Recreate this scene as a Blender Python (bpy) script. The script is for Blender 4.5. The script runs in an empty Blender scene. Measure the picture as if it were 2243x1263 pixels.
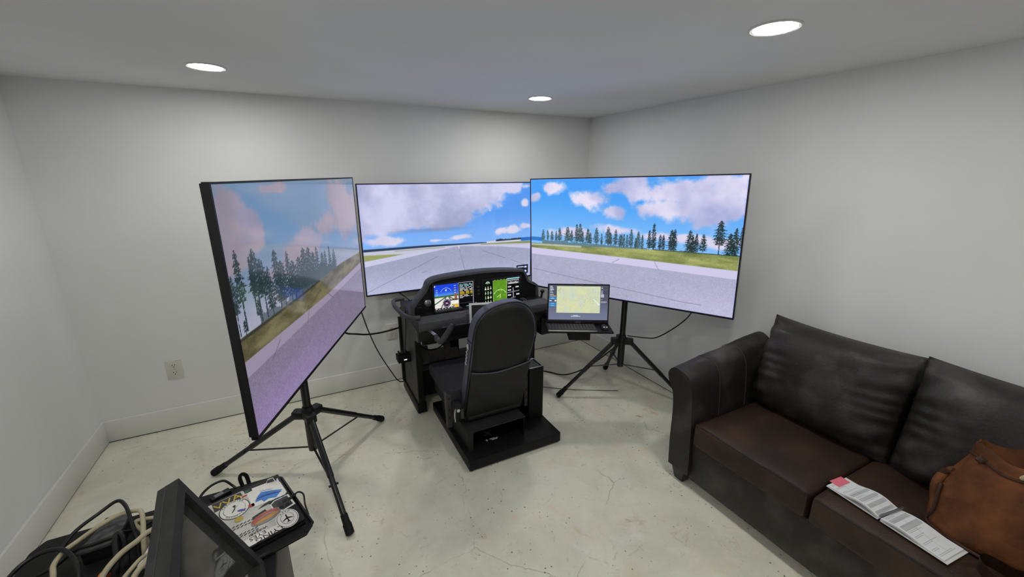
import bpy, bmesh, math, random
import numpy as np
from mathutils import Vector, Matrix

# ---------------------------------------------------------------- camera, world, exposure
S = bpy.context.scene
COL = S.collection
cam_d = bpy.data.cameras.new('camera')
cam_d.sensor_width = 36.0
cam_d.lens = 36.0 * 900.0 / 2243.0
cam_d.clip_start = 0.02
cam = bpy.data.objects.new('camera', cam_d)
COL.objects.link(cam)
cam.location = (0, 0, 1.75)
cam.rotation_euler = (math.radians(90 - 15.613), 0, math.radians(-27.26))
S.camera = cam
W = bpy.data.worlds.new('world')
S.world = W
W.use_nodes = True
W.node_tree.nodes['Background'].inputs[0].default_value = (0.5, 0.52, 0.55, 1)
W.node_tree.nodes['Background'].inputs[1].default_value = 0.02
S.view_settings.view_transform = 'Standard'
S.view_settings.look = 'None'
S.view_settings.gamma = 1.0
S.view_settings.use_curve_mapping = False
S.view_settings.exposure = 0.0
LAMP = 130.0            # strength of every recessed lamp
YB, XR, XL, YF, ZC = 3.385, 2.588, -1.335, -2.3, 2.253
random.seed(4)
RNG = np.random.default_rng(7)


# ---------------------------------------------------------------- materials
def lin(c):
    return tuple((v / 12.92 if v <= .04045 else ((v + .055) / 1.055) ** 2.4) for v in c)


def rgb(r, g, b):
    return lin((r / 255, g / 255, b / 255)) + (1,)


def mat(name, color, rough=.5, metal=0., spec=.5, var=None, vscale=8., bump=0., bscale=60., detail=6., pos=(.35, .68)):
    m = bpy.data.materials.new(name)
    m.use_nodes = True
    nt = m.node_tree
    b = nt.nodes['Principled BSDF']
    b.inputs['Base Color'].default_value = color
    b.inputs['Roughness'].default_value = rough
    b.inputs['Metallic'].default_value = metal
    b.inputs['Specular IOR Level'].default_value = spec
    tc = nt.nodes.new('ShaderNodeTexCoord')
    if var:
        n = nt.nodes.new('ShaderNodeTexNoise')
        n.inputs['Scale'].default_value = vscale
        n.inputs['Detail'].default_value = detail
        nt.links.new(tc.outputs['Object'], n.inputs['Vector'])
        r = nt.nodes.new('ShaderNodeValToRGB')
        r.color_ramp.elements[0].position = pos[0]
        r.color_ramp.elements[1].position = pos[1]
        r.color_ramp.elements[0].color = color
        r.color_ramp.elements[1].color = var
        nt.links.new(n.outputs['Fac'], r.inputs[0])
        nt.links.new(r.outputs[0], b.inputs['Base Color'])
    if bump:
        n = nt.nodes.new('ShaderNodeTexNoise')
        n.inputs['Scale'].default_value = bscale
        n.inputs['Detail'].default_value = 4
        nt.links.new(tc.outputs['Object'], n.inputs['Vector'])
        bp = nt.nodes.new('ShaderNodeBump')
        bp.inputs['Strength'].default_value = bump
        bp.inputs['Distance'].default_value = .004
        nt.links.new(n.outputs['Fac'], bp.inputs['Height'])
        nt.links.new(bp.outputs[0], b.inputs['Normal'])
    return m


def emis(name, color, strength):
    m = mat(name, (0, 0, 0, 1))
    b = m.node_tree.nodes['Principled BSDF']
    b.inputs['Emission Color'].default_value = color
    b.inputs['Emission Strength'].default_value = strength
    return m


def picmat(name, strength, rough=.14, spec=.5, lit=True):
    """picture carried by the colour attribute of the sheet: glowing screen, or print when lit=False"""
    m = mat(name, (.004, .004, .005, 1), rough, 0, spec)
    nt = m.node_tree
    a = nt.nodes.new('ShaderNodeVertexColor')
    a.layer_name = 'Col'
    b = nt.nodes['Principled BSDF']
    if lit:
        nt.links.new(a.outputs['Color'], b.inputs['Emission Color'])
        b.inputs['Emission Strength'].default_value = strength
        m.cycles.emission_sampling = 'NONE'
    else:
        nt.links.new(a.outputs['Color'], b.inputs['Base Color'])
    return m


def floor_mat():
    m = mat('painted_concrete', rgb(214, 208, 186), .42, 0, .45)
    nt = m.node_tree
    L = nt.links.new
    b = nt.nodes['Principled BSDF']
    tc = nt.nodes.new('ShaderNodeTexCoord')

    def noise(scale, detail=5, rough=.6, dist=0.):
        n = nt.nodes.new('ShaderNodeTexNoise')
        n.inputs['Scale'].default_value = scale
        n.inputs['Detail'].default_value = detail
        n.inputs['Roughness'].default_value = rough
        n.inputs['Distortion'].default_value = dist
        L(tc.outputs['Object'], n.inputs['Vector'])
        return n.outputs['Fac']

    def ramp(f, p0, p1):
        r = nt.nodes.new('ShaderNodeMapRange')
        r.inputs['From Min'].default_value = p0
        r.inputs['From Max'].default_value = p1
        L(f, r.inputs['Value'])
        return r.outputs[0]

    def mul(a, v):
        k = nt.nodes.new('ShaderNodeMath')
        k.operation = 'MULTIPLY'
        L(a, k.inputs[0])
        if isinstance(v, float):
            k.inputs[1].default_value = v
        else:
            L(v, k.inputs[1])
        return k.outputs[0]

    def mix(base, col, fac):
        k = nt.nodes.new('ShaderNodeMix')
        k.data_type = 'RGBA'
        L(fac, k.inputs['Factor'])
        if isinstance(base, tuple):
            k.inputs['A'].default_value = base
        else:
            L(base, k.inputs['A'])
        k.inputs['B'].default_value = col
        return k.outputs['Result']

    c = mix(rgb(234, 232, 214), rgb(218, 216, 198), ramp(noise(2.2, 6, .65, .4), .4, .62))
    c = mix(c, rgb(240, 237, 224), mul(ramp(noise(5.5, 5, .7, .8), .55, .7), .6))
    c = mix(c, rgb(226, 200, 168), mul(ramp(noise(3.1, 4, .6), .6, .74), .5))
    c = mix(c, rgb(172, 164, 142), mul(ramp(noise(14., 8, .75, 1.2), .58, .70), .6))
    c = mix(c, rgb(150, 96, 40), mul(mul(ramp(noise(9., 3, .6, 1.), .70, .76), ramp(noise(2.6, 2), .48, .56)), .8))
    c = mix(c, rgb(176, 128, 74), mul(mul(ramp(noise(5.2, 6, .7, .6), .60, .72), ramp(noise(1.6, 2), .46, .56)), .55))
    # hairline scuffs
    v = nt.nodes.new('ShaderNodeTexVoronoi')
    v.feature = 'DISTANCE_TO_EDGE'
    v.inputs['Scale'].default_value = 1.3
    mp = nt.nodes.new('ShaderNodeMix')
    mp.data_type = 'VECTOR'
    mp.inputs['Factor'].default_value = .12
    nz = nt.nodes.new('ShaderNodeTexNoise')
    nz.inputs['Scale'].default_value = 6
    nz.inputs['Detail'].default_value = 6
    L(tc.outputs['Object'], nz.inputs['Vector'])
    L(tc.outputs['Object'], mp.inputs['A'])
    L(nz.outputs['Color'], mp.inputs['B'])
    L(mp.outputs['Result'], v.inputs['Vector'])
    cr = nt.nodes.new('ShaderNodeMapRange')
    cr.inputs['From Min'].default_value = 0.
    cr.inputs['From Max'].default_value = .0045
    cr.inputs['To Min'].default_value = 1.
    cr.inputs['To Max'].default_value = 0.
    L(v.outputs['Distance'], cr.inputs['Value'])
    c = mix(c, rgb(140, 132, 112), mul(mul(cr.outputs[0], ramp(noise(3.7, 3), .48, .6)), .55))
    # grit
    v2 = nt.nodes.new('ShaderNodeTexVoronoi')
    v2.inputs['Scale'].default_value = 26
    L(tc.outputs['Object'], v2.inputs['Vector'])
    sp = nt.nodes.new('ShaderNodeMapRange')
    sp.inputs['From Min'].default_value = .085
    sp.inputs['From Max'].default_value = .12
    sp.inputs['To Min'].default_value = 1.
    sp.inputs['To Max'].default_value = 0.
    L(v2.outputs['Distance'], sp.inputs['Value'])
    c = mix(c, rgb(70, 62, 52), mul(mul(sp.outputs[0], ramp(noise(1.9, 4), .46, .54)), .85))
    L(c, b.inputs['Base Color'])
    rr = nt.nodes.new('ShaderNodeMapRange')
    rr.inputs['To Min'].default_value = .30
    rr.inputs['To Max'].default_value = .55
    L(noise(7., 4), rr.inputs['Value'])
    L(rr.outputs[0], b.inputs['Roughness'])
    bp = nt.nodes.new('ShaderNodeBump')
    bp.inputs['Strength'].default_value = .25
    bp.inputs['Distance'].default_value = .003
    L(noise(38., 6), bp.inputs['Height'])
    L(bp.outputs[0], b.inputs['Normal'])
    return m


M = {}
M['wall'] = mat('wall_paint', rgb(236, 237, 237), .62, 0, .3, rgb(232, 233, 233), 3., .08, 220)
M['ceil'] = mat('ceiling_paint', rgb(236, 236, 238), .75, 0, .2, rgb(232, 232, 234), 2., .05, 200)
M['base'] = mat('baseboard_paint', rgb(234, 234, 231), .4, 0, .45, rgb(228, 228, 224), 4.)
M['floor'] = floor_mat()
M['gap'] = mat('dark_gap', rgb(24, 22, 20), .9)
M['plate'] = mat('outlet_plastic', rgb(220, 218, 208), .35, 0, .5, rgb(214, 212, 203), 20)
M['slot'] = mat('slot_dark', rgb(18, 18, 18), .8)
M['black'] = mat('black_plastic', rgb(17, 17, 19), .45, 0, .38, rgb(22, 22, 24), 14, .06, 300)
M['matte'] = mat('black_matte', rgb(15, 15, 16), .75, 0, .3, rgb(20, 20, 21), 20)
M['steel'] = mat('black_powder_steel', rgb(12, 12, 13), .5, 0, .25, rgb(17, 17, 18), 25, .08, 400)
M['panelgrey'] = mat('charcoal_laminate', rgb(64, 63, 60), .55, 0, .35, rgb(54, 54, 52), 12, .05, 250)
M['pad'] = mat('charcoal_pad', rgb(78, 78, 80), .6, 0, .35, rgb(66, 66, 69), 30, .15, 260)
M['pedal'] = mat('grey_pedal_rubber', rgb(112, 110, 104), .6, 0, .35, rgb(98, 96, 91), 30, .2, 200)
M['frame'] = mat('dusty_black_frame', rgb(36, 36, 37), .6, 0, .35, rgb(48, 48, 48), 18, .1, 200)
M['riser'] = mat('worn_black_steel', rgb(34, 34, 34), .55, 0, .3, rgb(42, 42, 42), 20)
M['tube'] = mat('black_tube', rgb(22, 22, 23), .33, 0, .5, rgb(28, 28, 29), 30)
M['rubber'] = mat('black_rubber', rgb(14, 14, 14), .7, 0, .3)
M['chrome'] = mat('chrome', rgb(205, 206, 212), .22, 1.)
M['alu'] = mat('brushed_aluminium', rgb(196, 198, 204), .35, .9, .5, rgb(180, 182, 188), 30)
M['white'] = mat('white_plastic', rgb(226, 226, 224), .4, 0, .5, rgb(219, 219, 218), 12)
M['print'] = mat('white_print', rgb(215, 215, 215), .6, 0, .3, rgb(200, 200, 200), 60)
M['etch'] = mat('etched_mark', rgb(84, 84, 82), .6)
M['seat_side'] = mat('slate_leather', rgb(98, 98, 114), .45, 0, .45, rgb(84, 84, 98), 22, .22, 320)
M['seat_back'] = mat('black_leather', rgb(22, 22, 24), .5, 0, .4, rgb(27, 27, 29), 14, .22, 320)
M['pocket'] = mat('pocket_vinyl', rgb(25, 25, 26), .45, 0, .38, rgb(32, 32, 33), 9, .4, 60)
M['seat_cloth'] = mat('seat_fabric', rgb(50, 50, 58), .75, 0, .3, rgb(42, 42, 50), 30, .3, 300)
M['sofa_dark'] = mat('worn_leather_dark', rgb(41, 35, 34), .46, 0, .38, rgb(84, 78, 77), 6., .4, 90, 8, (.48, .80))
M['sofa_seat'] = mat('worn_leather_seat', rgb(46, 34, 29), .55, 0, .35, rgb(72, 50, 37), 5., .4, 110, 9, (.42, .75))
M['sofa_leg'] = mat('dark_wood', rgb(30, 24, 21), .35, 0, .5, rgb(38, 29, 25), 20)
M['thread'] = mat('stitch_thread', rgb(74, 66, 63), .7)
M['bag'] = mat('brown_suede', rgb(122, 74, 40), .7, 0, .28, rgb(66, 38, 23), 9., .6, 45)
M['bag_dark'] = mat('brown_strap', rgb(72, 48, 34), .6, 0, .35, rgb(56, 38, 28), 15, .3, 120)
M['bag_in'] = mat('bag_lining', rgb(32, 24, 20), .8)
M['horn'] = mat('horn_toggle', rgb(206, 190, 158), .4, 0, .5, rgb(188, 168, 134), 25)
M['paper'] = mat('paper', rgb(226, 228, 230), .7, 0, .2, rgb(220, 222, 224), 30)
M['pink'] = mat('pink_tab', rgb(240, 120, 140), .6)
M['cream_cable'] = mat('cream_cable', rgb(186, 178, 150), .5, 0, .4, rgb(168, 158, 130), 18)
M['black_cable'] = mat('black_cable', rgb(17, 17, 18), .45, 0, .4)
M['speckle'] = mat('scuffed_grey_plastic', rgb(52, 52, 53), .55, 0, .4, rgb(88, 88, 90), 60., .3, 200, 9)
M['glass'] = mat('dust_reflection_glass', rgb(50, 50, 48), .06, 0, .6, rgb(66, 66, 64), 9)  # grey base mixes dust with a greyish room reflection painted into the colour
M['orange'] = mat('orange_plastic', rgb(226, 120, 40), .5)
M['teal'] = mat('teal_print', rgb(60, 130, 140), .5)
M['blue'] = mat('blue_print', rgb(50, 128, 206), .4, 0, .5, rgb(40, 110, 190), 40)
M['navy'] = mat('navy_print', rgb(32, 52, 140), .45)
M['purple'] = mat('violet_print', rgb(84, 78, 160), .45)
M['yellow'] = mat('yellow_print', rgb(214, 182, 52), .45, 0, .5, rgb(196, 164, 44), 40)
M['olive'] = mat('olive_gold_print', rgb(176, 152, 54), .45)
M['red'] = mat('red_print', rgb(168, 48, 50), .45)
M['hot'] = mat('rust_foil', rgb(176, 82, 62), .28, .1, .6, rgb(150, 70, 58), 50)
M['gold'] = mat('gold_foil', rgb(188, 140, 60), .28, .1, .6, rgb(166, 124, 56), 50)
M['sgrey'] = mat('grey_foil', rgb(128, 128, 138), .3, .2, .6)
M['dgrey'] = mat('dark_grey_print', rgb(58, 57, 56), .5, 0, .4, rgb(50, 49, 48), 40)
M['ink'] = mat('black_ink', rgb(14, 14, 16), .45)
M['sticker'] = mat('sticker_white', rgb(222, 222, 216), .4, 0, .45, rgb(214, 214, 208), 30)
M['lamp'] = emis('lamp_diffuser', (1.0, .980, .930, 1), LAMP)
M['led'] = emis('white_indicator', (1, 1, 1, 1), .9)
M['tv'] = picmat('television_picture', 1.0, .10, .5)
M['tv_side'] = picmat('television_picture_oblique', .72, .09, .6)
M['mon'] = picmat('monitor_picture', 1.0, .25, .4)
M['print_sheet'] = picmat('printed_page', 0, .7, .2, lit=False)


# ---------------------------------------------------------------- mesh helpers
def V(*a):
    return Vector(a)


def bx(bm, x0, x1, y0, y1, z0, z1, bev=0., seg=2, mtx=None):
    b2 = bmesh.new()
    bmesh.ops.create_cube(b2, size=1)
    for v in b2.verts:
        v.co = Vector(((x0 + x1) / 2 + v.co.x * (x1 - x0), (y0 + y1) / 2 + v.co.y * (y1 - y0), (z0 + z1) / 2 + v.co.z * (z1 - z0)))
    if bev:
        bmesh.ops.bevel(b2, geom=b2.edges[:], offset=bev, segments=seg, profile=.5, affect='EDGES')
    join(bm, b2, mtx)
    return bm


def join(bm, b2, mtx=None):
    mp = {}
    for v in b2.verts:
        mp[v] = bm.verts.new(mtx @ v.co if mtx else v.co)
    for f in b2.faces:
        try:
            bm.faces.new([mp[v] for v in f.verts])
        except ValueError:
            pass
    b2.free()


def box(*a, bev=0., seg=2, mtx=None):
    return bx(bmesh.new(), *a, bev=bev, seg=seg, mtx=mtx)


def tube(bm, pts, r, n=10, cap=True, flat=1.0):
    pts = [Vector(p) for p in pts]
    k = len(pts)
    rs = r if isinstance(r, (list, tuple)) else [r] * k
    rings = []
    up = None
    for i, p in enumerate(pts):
        t = (pts[min(i + 1, k - 1)] - pts[max(i - 1, 0)]).normalized()
        if up is None:
            up = Vector((0, 0, 1)) if abs(t.z) < .9 else Vector((0, 1, 0))
        a = t.cross(up)
        if a.length < 1e-5:
            a = t.orthogonal()
        a.normalize()
        b = a.cross(t).normalized()
        up = b
        rings.append([bm.verts.new(p + (a * math.cos(2 * math.pi * j / n) + b * (flat * math.sin(2 * math.pi * j / n))) * rs[i]) for j in range(n)])
    for i in range(k - 1):
        for j in range(n):
            bm.faces.new((rings[i][j], rings[i][(j + 1) % n], rings[i + 1][(j + 1) % n], rings[i + 1][j]))
    if cap:
        bm.faces.new(rings[0][::-1])
        bm.faces.new(rings[-1])
    return bm


def T(pts, r, n=10, flat=1.0):
    return tube(bmesh.new(), pts, r, n, True, flat)


def smooth_path(pts, k=6, closed=False):
    pts = [Vector(p) for p in pts]
    n = len(pts)
    out = []
    for i in range(n if closed else n - 1):
        if closed:
            p0, p1, p2, p3 = pts[i - 1], pts[i], pts[(i + 1) % n], pts[(i + 2) % n]
        else:
            p0, p1, p2, p3 = pts[max(i - 1, 0)], pts[i], pts[i + 1], pts[min(i + 2, n - 1)]
        for j in range(k):
            t = j / k
            out.append(.5 * ((2 * p1) + (p2 - p0) * t + (2 * p0 - 5 * p1 + 4 * p2 - p3) * t * t + (3 * p1 - p0 - 3 * p2 + p3) * t ** 3))
    if not closed:
        out.append(pts[-1])
    return out


def prism(bm, pts, a, b, f, bev=0.):
    """outline pts (2D) swept from a to b; f(u,v,w)->xyz"""
    b2 = bmesh.new()
    va = [b2.verts.new(f(u, v, a)) for u, v in pts]
    vb = [b2.verts.new(f(u, v, b)) for u, v in pts]
    n = len(pts)
    b2.faces.new(va)
    b2.faces.new(vb[::-1])
    for i in range(n):
        b2.faces.new((va[i], vb[i], vb[(i + 1) % n], va[(i + 1) % n]))
    bmesh.ops.recalc_face_normals(b2, faces=b2.faces[:])
    if bev:
        bmesh.ops.bevel(b2, geom=b2.edges[:], offset=bev, segments=2, profile=.5, affect='EDGES')
    join(bm, b2)
    return bm


def PR(pts, a, b, f, bev=0.):
    return prism(bmesh.new(), pts, a, b, f, bev)


def lathe(bm, prof, n=20, mtx=None):
    mtx = mtx or Matrix.Identity(4)
    rings = []
    for r, z in prof:
        rings.append([bm.verts.new(mtx @ Vector((max(r, 1e-4) * math.cos(2 * math.pi * j / n), max(r, 1e-4) * math.sin(2 * math.pi * j / n), z))) for j in range(n)])
    for i in range(len(prof) - 1):
        for j in range(n):
            bm.faces.new((rings[i][j], rings[i][(j + 1) % n], rings[i + 1][(j + 1) % n], rings[i + 1][j]))
    bm.faces.new(rings[0][::-1])
    bm.faces.new(rings[-1])
    return bm


def LA(prof, n=20, mtx=None):
    return lathe(bmesh.new(), prof, n, mtx)


def ring_frame(bm, x0, x1, z0, z1, w, y0, y1):
    """rectangular frame in the xz plane, border w"""
    bx(bm, x0, x1, y0, y1, z1 - w, z1)
    bx(bm, x0, x1, y0, y1, z0, z0 + w)
    bx(bm, x0, x0 + w, y0, y1, z0 + w, z1 - w)
    bx(bm, x1 - w, x1, y0, y1, z0 + w, z1 - w)
    return bm


OFF = {}


def obj(name, bm, m, parent=None, smooth=True, ang=35, local=False, loc=None):
    me = bpy.data.meshes.new(name)
    if parent is not None and not local:
        off = OFF.get(parent.name, Vector((0, 0, 0)))
        for v in bm.verts:
            v.co -= off
    bmesh.ops.recalc_face_normals(bm, faces=bm.faces[:])
    bm.to_mesh(me)
    bm.free()
    if smooth:
        me.polygons.foreach_set('use_smooth', [True] * len(me.polygons))
        me.set_sharp_from_angle(angle=math.radians(ang))
    me.materials.append(M[m] if isinstance(m, str) else m)
    o = bpy.data.objects.new(name, me)
    COL.objects.link(o)
    if parent is not None:
        o.parent = parent
        OFF[o.name] = OFF.get(parent.name, Vector((0, 0, 0)))
    if loc:
        o.location = loc
    return o


def tag(o, label=None, cat=None, group=None, kind=None):
    if label: o['label'] = label
    if cat: o['category'] = cat
    if group: o['group'] = group
    if kind: o['kind'] = kind
    return o


def thing(name, label, cat, loc=(0, 0, 0), group=None, mtx=None):
    o = bpy.data.objects.new(name, None)
    o.empty_display_size = .05
    COL.objects.link(o)
    if mtx is not None:
        o.matrix_world = mtx
        OFF[o.name] = Vector((0, 0, 0))
    else:
        o.location = loc
        OFF[o.name] = Vector(loc)
    return tag(o, label, cat, group)


def solo(name, bm, m, label, cat, base, group=None, **k):
    """a thing that is one mesh, origin at its base"""
    b = Vector(base)
    for v in bm.verts:
        v.co -= b
    return tag(obj(name, bm, m, loc=base, **k), label, cat, group)


def struct(name, bm, m, parent=None, **k):
    o = obj(name, bm, m, parent, **k)
    if parent is None:
        o['kind'] = 'structure'
    return o


def text_bm(s, size, depth=.0003, align='CENTER'):
    cu = bpy.data.curves.new('t', 'FONT')
    cu.body = s
    cu.size = size
    cu.align_x = align
    cu.align_y = 'CENTER'
    cu.extrude = depth
    cu.resolution_u = 2
    ob = bpy.data.objects.new('t', cu)
    COL.objects.link(ob)
    bpy.context.view_layer.update()
    dg = bpy.context.evaluated_depsgraph_get()
    me = bpy.data.meshes.new_from_object(ob.evaluated_get(dg))
    bm = bmesh.new()
    bm.from_mesh(me)
    bpy.data.objects.remove(ob)
    bpy.data.curves.remove(cu)
    bpy.data.meshes.remove(me)
    return bm


def xf(bm, mtx):
    for v in bm.verts:
        v.co = mtx @ v.co
    return bm


def sheet(name, img, f, m, parent):
    """fine sheet that carries a picture; img HxWx3 in sRGB 0..1 row 0 = top; f(u,v)->xyz arrays with v from the top"""
    H, Wd = img.shape[:2]
    u, v = np.meshgrid(np.linspace(0, 1, Wd), np.linspace(0, 1, H))
    xyz = np.stack(f(u, v), -1).reshape(-1, 3)
    idx = np.arange(H * Wd).reshape(H, Wd)
    q = np.stack([idx[1:, :-1], idx[1:, 1:], idx[:-1, 1:], idx[:-1, :-1]], -1).reshape(-1, 4)
    me = bpy.data.meshes.new(name)
    me.vertices.add(len(xyz))
    me.vertices.foreach_set('co', xyz.astype(np.float32).ravel())
    me.loops.add(q.size)
    me.loops.foreach_set('vertex_index', q.astype(np.int32).ravel())
    me.polygons.add(len(q))
    me.polygons.foreach_set('loop_start', (np.arange(len(q)) * 4).astype(np.int32))
    me.update(calc_edges=True)
    c = np.clip(img, 0, 1).reshape(-1, 3)
    c = np.where(c <= .04045, c / 12.92, ((c + .055) / 1.055) ** 2.4)
    a = me.color_attributes.new('Col', 'FLOAT_COLOR', 'POINT')
    a.data.foreach_set('color', np.concatenate([c, np.ones((len(c), 1))], 1).astype(np.float32).ravel())
    me.materials.append(M[m])
    o = bpy.data.objects.new(name, me)
    COL.objects.link(o)
    o.parent = parent
    return o


# ---------------------------------------------------------------- picture painting (what the screens show)
def fbm(H, Wd, cells, octs=5, seed=0, ax=1.78):
    r = np.random.default_rng(seed)
    out = np.zeros((H, Wd))
    amp, tot = 1., 0.
    for o in range(octs):
        n = cells * 2 ** o
        gx, gy = max(2, int(n * ax)) + 2, max(2, int(n)) + 2
        g = r.random((gy, gx))
        ys = np.linspace(0, gy - 1.001, H)
        xs = np.linspace(0, gx - 1.001, Wd)
        yi, xi = ys.astype(int), xs.astype(int)
        fy, fx = ys - yi, xs - xi
        fy, fx = fy * fy * (3 - 2 * fy), fx * fx * (3 - 2 * fx)
        a = g[yi][:, xi] * (1 - fx) + g[yi][:, xi + 1] * fx
        b = g[yi + 1][:, xi] * (1 - fx) + g[yi + 1][:, xi + 1] * fx
        out += amp * (a * (1 - fy)[:, None] + b * fy[:, None])
        tot += amp
        amp *= .55
    return out / tot


def sst(x, a, b):
    t = np.clip((x - a) / (b - a), 0, 1)
    return t * t * (3 - 2 * t)


def C8(*c):
    return np.array(c) / 255.


def over(img, col, a):
    img[:] = img * (1 - a[..., None]) + np.asarray(col) * a[..., None]


class Pic:
    def __init__(s, Wd, H, col):
        s.W, s.H = Wd, H
        s.im = np.ones((H, Wd, 3)) * np.asarray(col)
        s.u, s.v = np.meshgrid(np.linspace(0, 1, Wd), np.linspace(0, 1, H))

    def rect(s, u0, v0, u1, v1, col, a=1.):
        over(s.im, col, ((s.u >= u0) & (s.u <= u1) & (s.v >= v0) & (s.v <= v1)) * a)

    def line(s, p, q, w, col, a=1.):
        asp = s.W / s.H
        dx, dy = (q[0] - p[0]) * asp, q[1] - p[1]
        L2 = dx * dx + dy * dy + 1e-9
        px, py = (s.u - p[0]) * asp, s.v - p[1]
        t = np.clip((px * dx + py * dy) / L2, 0, 1)
        d = np.hypot(px - t * dx, py - t * dy)
        over(s.im, col, np.clip((w - d) / (1. / s.H) + .5, 0, 1) * a)

    def disc(s, c, r, col, a=1., ring=0):
        asp = s.W / s.H
        d = np.hypot((s.u - c[0]) * asp, s.v - c[1])
        k = np.clip((r - d) * s.H + .5, 0, 1)
        if ring:
            k *= np.clip((d - r + ring) * s.H + .5, 0, 1)
        over(s.im, col, k * a)

    def below(s, pts):
        """soft mask of what lies under the polyline"""
        y = np.interp(s.u[0], [p[0] for p in pts], [p[1] for p in pts])
        return np.clip((s.v - y[None, :]) * s.H + .5, 0, 1)

    def clouds(s, ells, seed, edge=.25, lo=C8(176, 178, 204), hi=C8(226, 222, 240), soft=.35):
        n = fbm(s.H, s.W, 5, 6, seed)
        n2 = fbm(s.H, s.W, 13, 4, seed + 7)
        d = np.full((s.H, s.W), -1.)
        for cu, cv, ru, rv in ells:
            d = np.maximum(d, 1 - np.hypot((s.u - cu) / ru, (s.v - cv) / rv))
        a = sst(d + (n - .5) * 1.5 * edge * 10 + (n2 - .5) * edge * 5, 0, soft)
        sh = np.clip(.5 + (fbm(s.H, s.W, 3, 5, seed + 1) - .5) * 2.4 + .15, 0, 1)
        col = lo * (1 - sh[..., None]) + hi * sh[..., None]
        s.im[:] = s.im * (1 - a[..., None]) + col * a[..., None]

    def tree(s, u, top, base, hw, seed, dark=C8(26, 40, 44), light=C8(66, 88, 84), bare=.12, a=.93):
        r = np.random.default_rng(seed)
        px = hw * s.W
        y0, y1 = int(top * s.H), int(base * s.H)
        hgt = max(y1 - y0, 2)
        step = max(3., hgt / 11)
        for y in range(max(y0, 0), min(y1, s.H)):
            t = (y - y0) / hgt
            cx = u * (s.W - 1)
            if t < 1 - bare:
                ph = ((y - y0) % step) / step
                w = px * (.14 + 1.1 * min(t / (1 - bare), 1) ** .7) * (.5 + .75 * ph) * r.uniform(.8, 1.2)
                if t > (1 - bare) * .85:
                    w *= .7
            else:
                w = max(.7, px * .07)
            w = max(w, .6)
            x0, x1 = int(round(cx - w * r.uniform(.8, 1.1))), int(round(cx + w * r.uniform(.8, 1.1)))
            x0, x1 = max(x0, 0), min(x1 + 1, s.W)
            if x1 > x0:
                k = r.random(x1 - x0)[:, None]
                m = (r.random(x1 - x0) < .90)[:, None] * a
                col = dark * (1 - k * .55) + light * (k * .55)
                s.im[y, x0:x1] = s.im[y, x0:x1] * (1 - m) + col * m

    def grain(s, mask, amp, seed):
        n = np.random.default_rng(seed).normal(0, amp, (s.H, s.W))
        n = n * .7 + fbm(s.H, s.W, 30, 3, seed) * amp - amp * .5
        s.im += (n * mask)[..., None]


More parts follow.
